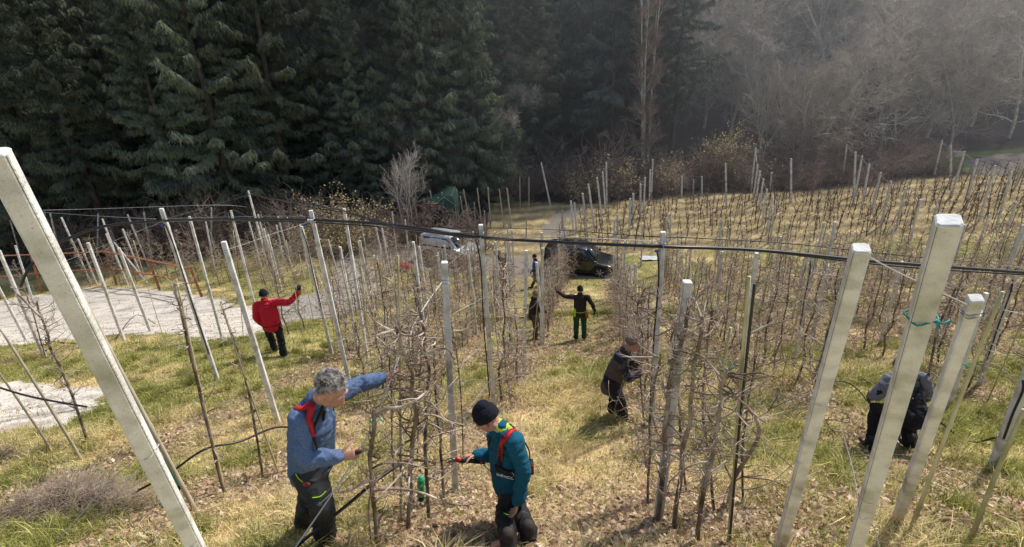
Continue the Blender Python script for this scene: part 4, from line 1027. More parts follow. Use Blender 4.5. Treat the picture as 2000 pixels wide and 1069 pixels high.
# front spruces, left: (photo x, depth, variant, scale)
front = [(-60, 31, 2, 1.0), (60, 33.5, 0, .95), (150, 31.5, 3, 1.0), (250, 34.5, 1, 1.05), (330, 32.5, 3, .9), (430, 33.0, 0, 1.0), (545, 34.5, 2, 1.0), (640, 38, 1, 1.0), (705, 36.5, 3, .8), (800, 39.5, 4, 1.05), (880, 41, 4, 1.1), (985, 45, 1, .95), (-160, 33, 0, 1)]
for i, (px, Y, v, s) in enumerate(front):
    c, t = sp[v]; p = at_ground(px, Y)
    tree_obj('spruce_tree', [('crown', c), ('trunk', t)], p, rnd.uniform(0, 6.28), s, 'large dark green spruce with drooping branches at the front of the wood', 'front spruces of the wood')
n = 0
for row, (Y, dx, sc_) in enumerate([(40, 3.6, .95), (46, 3.8, 1.05), (53, 4.2, 1.1), (61, 4.6, 1.1), (71, 5.2, 1.15), (84, 6.2, 1.2)]):
    x = -Y*1.12
    while x < Y*1.2:
        Yj = Y+rnd.uniform(-2, 2); 
        if x > -2: Yj += 6
        xx = x+rnd.uniform(-1, 1); px = project((xx, Yj, hgt(xx, Yj)))[0]
        edge = float(np.interp(xx, EX, EY))
        if Yj > edge+(5 if xx > 0 else -4)+(22 if xx > 17 else 0) and not (Yj < 46 and xx < -6 and row == 0 and False):
            right = xx > 3
            src = spf if right or row > 2 else sp
            c, t = src[rnd.randrange(3 if src is spf else 5)]
            tree_obj('spruce_tree', [('crown', c), ('trunk', t)], (xx, Yj, hgt(xx, Yj)), rnd.uniform(0, 6.28), sc_*rnd.uniform(.85, 1.15), 'dim spruce standing deeper in the wood', 'spruces deeper in the wood'); n += 1
        x += dx*rnd.uniform(.8, 1.25)
print('spruces', n)
# ---------------- bare trees
def bare_tree(seed, H, spread, stems=1, levels=4, kids=5, lean=0, r0=.16, upb=.05, first=.25, tw_r=.011, blen=1.0, sl=.11, wob0=.13):
    rg = random.Random(seed); tr = MB(); tw = MB()
    def grow(p, d, L, r, lev):
        n = 6 if lev < 2 else 4
        P, rr = wander(p, d, L, n, r, r*.42, (wob0 if lev == 0 else .13) if lev < 2 else .2, upb, rg)
        rr = [max(q, tw_r) for q in rr]
        (tr if lev < 2 else tw).tube(P, rr, 6 if lev == 0 else (4 if lev < 3 else 3), cap=False)
        if lev >= levels: return
        k = kids+(4 if lev == 0 else 0)
        for i in range(k):
            f = first+(1-first)*(i+rg.random())/k if lev == 0 else .15+.85*(i+rg.random())/k
            q = P[min(n, int(f*n+.5))]; dd = (P[-1]-P[0]).normalized(); a = rg.uniform(0, 6.28)
            o = dd.orthogonal().normalized(); o = Quaternion(dd, a) @ o
            ang = rg.uniform(.45, .95)*spread
            nd = dd*math.cos(ang)+o*math.sin(ang)
            grow(q, nd, (blen if lev == 0 else 1)*L*rg.uniform(.42, .66)*(1.15-.45*f), max(r*.42*(1.1-.5*f), tw_r), lev+1)
    for s in range(stems):
        a = rg.uniform(0, 6.28); sl_ = 0 if stems == 1 else sl*rg.uniform(.3, 1)
        grow(Vector((math.cos(a)*.25*(stems > 1), math.sin(a)*.25*(stems > 1), -.3)), Vector((math.cos(a)*sl_+lean, math.sin(a)*sl_, 1)), H*rg.uniform(.85, 1), r0, 0)
    return tr, tw
def bare_set(tag_, args, mt, mw):
    tr, tw = bare_tree(**args); a = tr.mesh('trunk'); a.materials.append(M[mt]); b = tw.mesh('crown'); b.materials.append(M[mw]); return [('trunk', a), ('crown', b)]
big = [bare_set('a', dict(seed=1+i, H=9.5+i, spread=1.15, levels=4, kids=7, r0=.16, upb=.04, first=.12, tw_r=.010), 'grey_bark', 'grey_twigs') for i in range(3)]
for px, Y, v, s in [(1560, 44, 0, .85), (1640, 46, 1, 1.0), (1720, 48, 2, 1.1), (1800, 50, 0, 1.2), (1880, 52, 1, 1.2), (1960, 49, 2, 1.0), (1850, 46.5, 1, .85), (1750, 45.5, 0, .8), (1600, 44.5, 1, .8), (2050, 52, 0, 1.2), (1690, 56, 2, 1.3), (1850, 58, 0, 1.4), (1980, 60, 1, 1.4), (1590, 57, 1, 1.2), (1480, 55, 2, .9), (1420, 52, 0, 1.0), (1370, 55, 1, 1.1), (1450, 60, 1, 1.4), (1340, 60, 2, 1.3), (1500, 68, 0, 1.5), (1660, 62, 0, 1.4), (1740, 64, 2, 1.5), (1930, 66, 1, 1.5), (1550, 61, 2, 1.3), (2080, 58, 1, 1.3), (1800, 70, 0, 1.6), (1700, 72, 1, 1.6), (2020, 70, 2, 1.6)]:
    tree_obj('bare_tree', big[v], at_ground(px, Y), rnd.uniform(0, 6.28), s, 'broad leafless grey tree at the right edge of the wood', 'bare grey trees at the right')
ps = bare_set('p', dict(seed=31, H=17, spread=.75, stems=8, levels=3, kids=9, r0=.075, upb=.02, first=.15, tw_r=.010, blen=.20, sl=.03, wob0=.02), 'pale_bark', 'shrub_twigs')
tree_obj('bare_tree', ps, at_ground(1262, 42.5), .5, 1.0, 'tall leafless tree with a bundle of pale upright stems', None)
sm = bare_set('s', dict(seed=41, H=6.5, spread=.7, stems=3, levels=3, kids=6, r0=.06, upb=.05, tw_r=.008), 'grey_bark', 'grey_twigs')
tree_obj('bare_tree', sm, at_ground(782, 33), .5, .68, 'small pale leafless tree left of the tarpaulin shelter', None)
tree_obj('bare_tree', sm, at_ground(1490, 45), 1.5, 1.25, 'thin pale leafless sapling at the left of the broad bare trees', None)
lar = bare_set('l', dict(seed=51, H=17, spread=1.6, levels=3, kids=30, r0=.15, upb=-.01, first=.2, tw_r=.009, blen=.26), 'grey_bark', 'grey_twigs')
tree_obj('larch_tree', lar, at_ground(975, 42), .5, 1.0, 'leafless larch with level branches near the middle of the wood', None)
tree_obj('larch_tree', lar, at_ground(880, 40), 2.5, 1.05, 'bare trunked tree rising among the spruces left of the larch', None)
tree_obj('larch_tree', spf[1], at_ground(1108, 44), 1, .95, 'x', None) if False else None
# shrubs along the wood
def shrub(seed, W, H, n=26, leaves_=0, tw_r=.010):
    rg = random.Random(seed); tw = MB(); lf = MB()
    for i in range(n):
        a = rg.uniform(0, 6.28); k = rg.random(); P, rr = wander(Vector((math.cos(a)*W*.25*k, math.sin(a)*W*.25*k, -.1)), Vector((math.cos(a)*k*W/H, math.sin(a)*k*W/H, 1)), H*rg.uniform(.6, 1.1), 6, .02, .010, .14, -.02, rg); tw.tube(P, rr, 3, cap=False)
        for j in range(9):
            q = P[rg.randint(1, 6)]; P2, r2 = wander(q, Vector((rg.gauss(0, 1), rg.gauss(0, 1), rg.gauss(.5, .6))), rg.uniform(.25, .4)*H, 4, tw_r, tw_r*.7, .25, 0, rg); tw.tube(P2, r2, 3, cap=False)
            for l in range(leaves_):
                c = P2[rg.randint(1, 4)]+Vector((rg.gauss(0, .12), rg.gauss(0, .12), rg.gauss(0, .12))); s = rg.uniform(.035, .075); u = Vector((rg.gauss(0, 1), rg.gauss(0, 1), rg.gauss(0, 1))).normalized()*s; v = u.orthogonal().normalized()*s*.7
                lf.quad(c-u, c+v, c+u, c-v)
    a = tw.mesh('branches'); a.materials.append(M['shrub_twigs']); out = [('branches', a)]
    if leaves_: b = lf.mesh('leaves'); b.materials.append(M['tan_leaves']); out.append(('leaves', b))
    return out
s_leaf = [shrub(1, 2.6, 3.6, 34, 11), shrub(2, 2.2, 3.2, 30, 7)]; s_bare = [shrub(3, 2.4, 2.6, 34), shrub(4, 2.8, 2.2, 36), shrub(5, 2.0, 3.4, 30)]
def put_shrub(me, px, Y, s, label, group):
    t = tree_obj('shrub', me, at_ground(px, Y), rnd.uniform(0, 6.28), s, label, group); t['category'] = 'shrub'
put_shrub(s_leaf[0], 655, 28.6, .95, 'broad shrub with tan leaves at the foot of the spruces', None)
put_shrub(s_leaf[1], 590, 28.4, .75, 'smaller tan leaved shrub left of the broad one', None)
put_shrub(s_leaf[0], 1425, 41, 1.15, 'tall straw coloured shrub between the pale stemmed tree and the bare trees', None)
put_shrub(s_leaf[1], 1130, 38.6, .85, 'straw coloured shrub behind the dirt track', None)
put_shrub(s_leaf[1], 1205, 39, 1.0, 'leafy shrub at the foot of the pale stemmed tree', None)
put_shrub(s_leaf[1], 1300, 40, .95, 'thin shrub with a few tan leaves right of the pale stemmed tree', None)
x = -34
while x < 36:
    e = (28.6 if x < -1.5 else float(np.interp(x, EX, EY))+1); px = project((x, e, hgt(x, e)))[0]
    k = rnd.randrange(3)
    if not (18 < x and px > 1860): put_shrub(s_bare[k], px, e+rnd.uniform(0, 2.5), rnd.uniform(.65, 1.05), 'leafless bramble shrub along the edge of the wood', 'bare shrubs along the wood')
    x += rnd.uniform(.9, 1.7)
# a second belt a little deeper
x = 2
while x < 40:
    e = float(np.interp(x, EX, EY))+4.5; px = project((x, e, hgt(x, e)))[0]
    if px < 1800: put_shrub(s_bare[rnd.randrange(3)], px, e+rnd.uniform(-1, 1.5), rnd.uniform(.9, 1.5), 'leafless bramble shrub along the edge of the wood', 'bare shrubs along the wood')
    x += rnd.uniform(1.3, 2.4)

# ------------------------------------------------------------------ small things on the ground
mb = MB(); rg = random.Random(9); c0 = ground(160, 1000)
for i in range(5200):
    a = rg.uniform(0, 6.28); q = abs(rg.gauss(0, .5)); x = c0.x+math.cos(a)*q*.80; y = c0.y+math.sin(a)*q*.42
    z = hgt(x, y)+max(0, .30*(1-(q/1.0)**2))*rg.random()**.6
    d = Vector((rg.gauss(0, 1), rg.gauss(0, .8), rg.gauss(0, .28))); P, rr = wander(Vector((x, y, z)), d, rg.uniform(.08, .38), 3, .0022, .0012, .12, 0, rg); mb.tube(P, rr, 3, cap=False)
tag(mb.build('brush_pile', M['dry_stalk'], None, org=c0), 'heap of dry grass stalks and twigs at the lower left', 'brush pile')
mb = MB(); c0 = ground(5, 905)
for i in range(420):
    a = rg.uniform(0, 6.28); q = abs(rg.gauss(0, .5)); x = c0.x+math.cos(a)*q*.25; y = c0.y+math.sin(a)*q*.2; z = hgt(x, y)+.16*rg.random()
    P, rr = wander(Vector((x, y, z)), Vector((rg.gauss(0, 1), rg.gauss(0, .8), rg.gauss(.3, .4))), rg.uniform(.06, .25), 3, .003, .0014, .12, 0, rg); mb.tube(P, rr, 3, cap=False)
tag(mb.build('brush_pile', M['dry_stalk'], None, org=c0), 'small tuft of dead stalks at the left edge above the large heap', 'brush pile')
# dead stems / weeds standing in the straw
def weed(px, py, label, h=.45):
    mb = MB(); c = ground(px, py); rg = random.Random(px)
    for i in range(16):
        P, rr = wander(c+Vector((rg.gauss(0, .07), rg.gauss(0, .07), -.02)), Vector((rg.gauss(0, .3), rg.gauss(0, .3), 1)), h*rg.uniform(.5, 1.1), 4, .003, .0015, .08, 0, rg); mb.tube(P, rr, 3, cap=False)
        for j in range(3): P2, r2 = wander(P[rg.randint(2, 4)], Vector((rg.gauss(0, 1), rg.gauss(0, 1), .6)), .1, 2, .002, .001, .1, 0, rg); mb.tube(P2, r2, 3, cap=False)
    tag(mb.build('weed', M['shrub_twigs'], None, org=c), label, 'plant')
weed(990, 775, 'dry weed stalks right of the tall central post'); weed(1012, 752, 'dry weed stalks just left of the post hiding the beige cap'); weed(1590, 770, 'tall dry weed stalks left of the mossy post', .6); weed(1545, 760, 'dry weed stalks in the straw right of the gnarled trees'); weed(270, 680, 'tuft of dry stalks beside the pale road', .3)
# green plastic guards
def container(px0, px1, Y, label):
    a = at(px0[0], px0[1], Y); b = at(px1[0], px1[1], Y)
    t = empty('plastic_container', b, label, 'container'); ax = (a-b).normalized(); mb = MB(); L = (a-b).length
    e1 = ax.orthogonal().normalized(); e2 = ax.cross(e1); rs_ = []
    for f, r in ((0, .024), (.02, .032), (.1, .034), (.3, .034), (.32, .031), (.36, .034), (.6, .034), (.62, .031), (.66, .034), (.86, .034), (.93, .028), (.97, .014), (1.0, .013)):
        rs_.append([b+ax*(L*f)+e1*(r*math.cos(k*math.pi/9))+e2*(r*math.sin(k*math.pi/9)) for k in range(18)])
    mb.rings(rs_); mb.build('bottle', M['green_plastic'], t)
    m2 = MB(); m2.tube([b-ax*.05, b+ax*.006], .030, 14); m2.build('cap', M['black_strap'], t)
container((318, 895), (345, 948), 3.75, 'bright green plastic canister leaning behind the big left post')
container((822, 932), (822, 968), 3.5, 'dark green plastic canister between the apple trunks')
# rusty railing
fen = empty('railing', ground(227, 556), 'rusty brown railing along the pale road at left', 'railing')
FY = [(75, 500, 570), (227, 491, 556), (310, 509, 567), (392, 520, 577), (0, 512, 590)]
bs = [(0, 585, 500, 530), (82, 572, 497, 530), (228, 557, 491, 528), (312, 567, 507, 540), (394, 580, 524, 556)]
tops = []; lows = []
for i, (x, yb, yt, yl) in enumerate(bs):
    B = ground(x, yb); T = closest_on_ray(x-22, yt, B, 0); Lw = B+(T-B)*.52; tops.append(T); lows.append(Lw)
    mb = MB(); d = (T-B); mb.box((B+T)/2, (.045, .05, d.length/2+.06), d.to_track_quat('Z', 'Y').to_matrix()); mb.build('railing_post', M['rust'], fen, smooth=False)
for nm, Pp in (('rail', tops), ('rail', lows)):
    mb = MB()
    for a, b in zip(Pp[:-1], Pp[1:]):
        d = b-a; mb.box((a+b)/2+Vector((0, -.06, 0)), (.02, .045, d.length/2), d.to_track_quat('Z', 'X').to_matrix())
    mb.build(nm, M['rust'], fen, smooth=False)
# white sheet, log stack, block on the far field
c = ground(1268, 506); mb = MB(); k = 8
for j in range(k+1):
    for i in range(k+1):
        x = c.x+(i/k-.5)*0.95; y = c.y+(j/k-.5)*.6; mb.v.append((x, y, hgt(x, y)+.07+.06*noise.noise(Vector((x*3, y*3, 0)))))
mb.f = [(j*(k+1)+i, j*(k+1)+i+1, (j+1)*(k+1)+i+1, (j+1)*(k+1)+i) for j in range(k) for i in range(k)]
tag(mb.build('plastic_sheet', M['white_sheet'], None, org=c), 'white crumpled sheet lying at the edge of the far field', 'sheet')
c = at_ground(1738, 56); c = at(1738, 296, 54); c.z = hgt(c.x, 54); mb = MB(); rg = random.Random(3)
for i in range(16):
    p = c+Vector((rg.uniform(-1.6, 1.6), rg.uniform(-.5, .5), .1+.13*(i % 4))); mb.tube([p+Vector((-1.2, 0, rg.gauss(0, .04))), p+Vector((1.2, rg.gauss(0, .1), rg.gauss(0, .04)))], .075, 7)
tag(mb.build('log_pile', M['log'], None, org=c), 'pile of pale cut logs at the foot of the bare trees', 'logs')
c = ground(1867, 306); mb = MB(); mb.box(c+Vector((0, 0, .19)), (.35, .25, .18)); mb.box(c+Vector((-.03, 0, .41)), (.4, .3, .04)); tag(mb.build('stone_block', M['concrete_top'], None, org=c, smooth=False), 'pale block with a lid beside the far road', 'block')
# tarpaulin shelter
c = ground(868, 446); Yc = c.y; sh = empty('shelter', c, 'dark green tarpaulin thrown over a low frame behind the white car', 'shelter')
A0 = at(818, 440, Yc-1.0); rs_ = []
gl = lambda x, y: hgt(x, y)
def P3(px, py, Y): return at(px, py, Y)
prof = [(824, 444), (820, 420), (836, 402), (868, 386), (882, 384), (890, 402), (893, 440)]
mb = MB(); fr = [P3(a, b, Yc-.9) for a, b in prof]; bk = [p+Vector((.1, 2.2, .15 if i not in (0, 6) else 0)) for i, p in enumerate(fr)]
N_ = 8; grid = []
for j in range(N_+1):
    t = j/N_; rr_ = []
    for i in range(len(fr)-1):
        for s in range(5):
            u = s/5; p = (fr[i]*(1-u)+fr[i+1]*u)*(1-t)+(bk[i]*(1-u)+bk[i+1]*u)*t; p = p+Vector((0, 0, .09*noise.noise(p*1.3))); rr_.append(p)
    grid.append(rr_)
mb.rings(grid, cap=True); mb.build('tarpaulin', M['tarp'], sh)
mb = MB(); rg = random.Random(4)
for i in range(70):
    p = P3(rg.uniform(818, 842), rg.uniform(398, 416), Yc-1.1); mb.tube([p, p+Vector((rg.uniform(.3, .9), rg.uniform(-.2, .4), rg.gauss(0, .1)))], .03, 4)
mb.build('branch_bundle', M['bundle'], sh)
mb = MB(); mb.tube([fr[1]+Vector((0, -.03, .03)), fr[3]+Vector((0, -.03, .03)), fr[5]+Vector((0, -.03, .03))], .012, 5); mb.build('cord', M['rope'], sh)
c = ground(789, 528); mb = MB(); mb.box(c+Vector((0, 0, .17)), (.3, .2, .15)); mb.box(c+Vector((0, 0, .335)), (.32, .22, .02)); tag(mb.build('crate', M['red_strap'], None, org=c, smooth=False), 'small red crate half hidden by the trees near the white car', 'crate')
# ------------------------------------------------------------------ vehicles
def car(name, base, rz, L, W, H, paint, label, wheel_r=.36, hood=.25, silver=False):
    """x forward, y left, z up; boxy off-road estate"""
    t = empty(name, base, label, 'car'); t.rotation_euler = (0, 0, rz)
    t['_org'] = (0, 0, 0)
    hw = W/2; g = .26
    # side outline sections along x: (x, z_bottom, z_belt, z_top, half-width, roof half-width)
    zb = g; belt = H*.56; hoodz = H*.53
    X0, X1 = -L/2, L/2
    xc = X1-L*hood
    secs = [(X0, .42, belt*.9, belt*.98, hw*.86, hw*.8), (X0+.06, .34, belt, belt+.06, hw*.95, hw*.85), (X0+.12, zb, belt, H*.93, hw*.98, hw*.76), (X0+.35, zb, belt, H*.985, hw, hw*.78), (X0+L*.3, zb, belt, H, hw, hw*.79), (xc-L*.20, zb, belt, H*.99, hw, hw*.79), (xc-L*.13, zb, belt, H*.95, hw, hw*.77), (xc+.02, zb, belt, belt+.05, hw, hw*.88), (xc+.1, zb, belt-.03, hoodz+.03, hw, hw*.86), (X1-.35, zb, belt-.12, hoodz-.04, hw*.98, hw*.82), (X1-.1, .3, belt-.2, hoodz-.12, hw*.93, hw*.78), (X1, .4, belt-.32, belt-.22, hw*.84, hw*.75)]
    def ring(s):
        x, b, m_, tp, w, wr = s
        h = [(w*.9, b), (w, b+.12), (w, (b+m_)/2), (w*.985, m_), ((w*.985+wr)/2+.03, (m_+tp)/2) , (wr, tp-.05 if tp-m_ > .2 else tp-.01), (wr*.85, tp), (0, tp+.015)]
        pts = [Vector((x, y, z)) for y, z in h]+[Vector((x, -y, z)) for y, z in reversed(h[:-1])]
        return pts
    mb = MB(); mb.rings([ring(s) for s in secs]); 
    bo = mb.build('body', M[paint], t)
    md = bo.modifiers.new('b', 'BEVEL'); md.width = .02; md.segments = 2
    xw = (X0+L*.2, X1-L*.19)
    for sx in xw:
        for sy in (-1, 1):
            c = Vector((sx, sy*(hw-.09), wheel_r)); w = MB(); ty = MB()
            k = 24; rs_ = []
            for yy, r in ((-.11, wheel_r*.62), (-.115, wheel_r*.9), (-.09, wheel_r), (.09, wheel_r), (.115, wheel_r*.9), (.11, wheel_r*.62)):
                rs_.append([c+Vector((r*math.cos(2*math.pi*i/k), yy, r*math.sin(2*math.pi*i/k))) for i in range(k)])
            ty.rings(rs_); wo = ty.build('wheel', M['tyre'], t)
            fy = sy*.113
            w.rings([[c+Vector((wheel_r*.60*math.cos(2*math.pi*i/k), fy*f, wheel_r*.60*math.sin(2*math.pi*i/k))) for i in range(k)] for f in (.9, 1.04)] if sy > 0 else [[c+Vector((wheel_r*.60*math.cos(2*math.pi*i/k), fy*f, wheel_r*.60*math.sin(2*math.pi*i/k))) for i in range(k)] for f in (1.04, .9)])
            w.f = w.f[:-2]
            for a in range(6):
                an = a*math.pi/3+.3; d = Vector((math.cos(an), 0, math.sin(an)))
                w.box(c+d*wheel_r*.3+Vector((0, fy*1.0, 0)), (wheel_r*.30, .012, .030), Matrix(((d.x, 0, -d.z), (0, 1, 0), (d.z, 0, d.x))))
            w.ell(c+Vector((0, fy, 0)), (wheel_r*.14, .02, wheel_r*.14)); w.build('rim', M['alloy'], wo)
            ar = MB()      # dark wheel arch
            pts = [c+Vector((wheel_r*1.15*math.cos(a), sy*.085, wheel_r*1.15*math.sin(a))) for a in [math.pi*i/14 for i in range(15)]]
            ar.tube(pts, .045, 6); ar.build('wheel_arch', M['plastic_dark'], t)
    # glass: laid 4 mm proud of the cabin sides
    def side_y(z, x):    # cabin side
        f = (z-belt)/(H-belt); return hw*.985+(hw*.79-hw*.985)*min(1, f*1.05)+.012
    zt = H*.92; zl = belt+.05
    wins = [(X0+.28, X0+L*.26), (X0+L*.275, X0+L*.45), (X0+L*.465, xc-L*.17)]
    for sy in (-1, 1):
        for i, (a, b) in enumerate(wins):
            a2 = a+(.10 if i == 0 else 0); b2 = b-(0 if i < 2 else .0); b1 = b+(.30 if i == 2 else 0)
            q = [(a, zl), (b1, zl), (b2, zt), (a2, zt)]; g_ = MB(); g_.quad(*[(x, sy*side_y(z, x), z) for x, z in (q if sy < 0 else q[::-1])])
            o = g_.build('window', M['car_glass'], t); m_ = o.modifiers.new('s', 'SOLIDIFY'); m_.thickness = .012
    x0w, x1w = xc-L*.128, xc+.01
    g_ = MB(); g_.quad((x1w+.015, -hw*.80, belt+.09), (x1w+.015, hw*.80, belt+.09), (x0w+.02, hw*.72, H*.945), (x0w+.02, -hw*.72, H*.945)); o = g_.build('windscreen', M['car_glass'], t); m_ = o.modifiers.new('s', 'SOLIDIFY'); m_.thickness = .014; m_.offset = 1
    g_ = MB(); g_.quad((X0+.06, hw*.72, belt+.1), (X0+.06, -hw*.72, belt+.1), (X0+.10, -hw*.68, H*.9), (X0+.10, hw*.68, H*.9)); o = g_.build('rear_window', M['car_glass'], t); m_ = o.modifiers.new('s', 'SOLIDIFY'); m_.thickness = .02; m_.offset = 1
    for sy in (-1, 1):
        g_ = MB(); g_.box((X1-.06, sy*hw*.68, belt-.24), (.05, .16, .08)); g_.build('headlight', M['lamp_glass'], t)
        g_ = MB(); g_.box((X0+.02, sy*hw*.84, belt-.05), (.05, .07, .2)); g_.build('tail_light', M['tail_red'], t)
        g_ = MB(); g_.ell((xc-.02, sy*(hw+.1), belt+.08), (.07, .1, .08)); g_.build('wing_mirror', M[paint], t)
        g_ = MB(); g_.tube([Vector((X0+.5, sy*hw*.68, H+.03)), Vector((xc-L*.22, sy*hw*.68, H+.03))], .02, 6); g_.build('roof_rail', M['plastic_dark'], t)
        for xx in (X0+L*.27, X0+L*.457, xc-L*.02):
            g_ = MB(); g_.box((xx, sy*(hw+.001), (zb+belt)/2+.05), (.006, .004, (belt-zb)/2-.06)); g_.build('door_gap', M['plastic_dark'], t)
        for xx in (X0+L*.30+.1, X0+L*.47+.25):
            g_ = MB(); g_.box((xx, sy*(hw+.012), belt-.1), (.09, .015, .02)); g_.build('door_handle', M[paint], t)
        g_ = MB(); g_.box((0, sy*(hw+.004), zb+.09), (L*.24, .02, .07)); g_.build('side_sill', M['plastic_dark'], t)
    g_ = MB(); g_.box((X1-.02, 0, .42), (.08, hw*.9, .12)); g_.build('bumper', M['plastic_dark'] if not silver else M[paint], t)
    g_ = MB(); g_.box((X0+.02, 0, .45), (.07, hw*.9, .11)); g_.build('bumper', M['plastic_dark'] if not silver else M[paint], t)
    g_ = MB(); g_.box((X1-.03, 0, belt-.25), (.045, hw*.42, .06)); g_.build('grille', M['plastic_dark'], t)
    return t
b = ground(1138, 540); car('car', (b.x, b.y+.9, hgt(b.x, b.y+.9)), R(-18), 3.7, 1.66, 1.6, 'paint_black', 'black off road car parked at the end of the lane')
b = ground(880, 520); car('car', (b.x, b.y+1.0, hgt(b.x, b.y+1.0)), R(-28), 3.5, 1.6, 1.68, 'paint_silver', 'silver white off road car parked left beneath the thick pipe', silver=True)

# ------------------------------------------------------------------ people
def V3(*a): return Vector(a)
def basis(fwd, up):
    f = fwd.normalized(); s = f.cross(up).normalized(); u = s.cross(f); return Matrix((s, f, u)).transposed()   # columns: right, forward, up
def add_head(mb, c, Mx, k=1.0):
    E = lambda p, r, Mr=None: mb.ell(c+Mx @ (Vector(p)*k), tuple(q*k for q in r), Mx if Mr is None else Mx @ Mr, n=16, m=10)
    E((0, -.012, .030), (.075, .094, .086)); E((0, .022, -.030), (.062, .070, .078)); E((0, .048, -.088), (.032, .032, .026)); E((0, .020, -.070), (.052, .052, .045))
    for s in (-1, 1):
        E((s*.036, .058, -.028), (.026, .028, .026)); E((s*.030, .078, .030), (.026, .014, .010)); E((s*.078, -.004, -.010), (.011, .022, .034), Matrix.Rotation(s*.3, 3, 'Z'))
        E((s*.034, -.02, -.06), (.03, .045, .05)); E((s*.012, .092, -.033), (.010, .012, .009))
    mb.loft([c+Mx @ (Vector((0, .082, .020))*k), c+Mx @ (Vector((0, .102, -.020))*k), c+Mx @ (Vector((0, .108, -.032))*k)], [.011*k, .013*k, .015*k], Mx @ Vector((1, 0, 0)), 10)
    E((0, .084, -.058), (.024, .012, .008)); E((0, .080, -.070), (.021, .012, .008))
def add_hand(mb, w, d, n, side, curl=.5, k=1.0, spread=.08, thumb_in=.6):
    """w wrist, d finger direction, n palm normal, side +1/-1: thumb side = d x n * side"""
    d = d.normalized(); n = (n-d*n.dot(d)).normalized(); s = d.cross(n)*side
    mb.loft([w-d*.03*k, w+d*.03*k, w+d*.088*k], [(.026*k, .019*k), (.036*k, .017*k), (.038*k, .014*k)], s, 12)
    for i, (o, L) in enumerate(((.029, .074), (.010, .082), (-.010, .076), (-.028, .060))):
        p = w+d*.085*k+s*(o*k); ang = curl*.55; dd = (d+s*((1.5-i)*spread)).normalized(); P = [p]
        for seg in (.45, .32, .25):
            dd = (dd*math.cos(ang)+n*math.sin(ang)).normalized(); P.append(P[-1]+dd*(L*seg*k)); ang = curl*.85
        mb.loft(P, [.0092*k, .0086*k, .0078*k, .0066*k], s, 8)
    p = w+d*.022*k+s*.030*k; dd = (d*.65+s*.75+n*.25*thumb_in).normalized(); P = [p, p+dd*.034*k]
    dd = (dd+n*thumb_in*.7+d*.3).normalized(); P.append(P[-1]+dd*.030*k); dd = (dd+n*thumb_in*.5).normalized(); P.append(P[-1]+dd*.024*k)
    mb.loft(P, [.013*k, .0115*k, .010*k, .008*k], n, 8)
def mix(a, b, t): return a*(1-t)+b*t
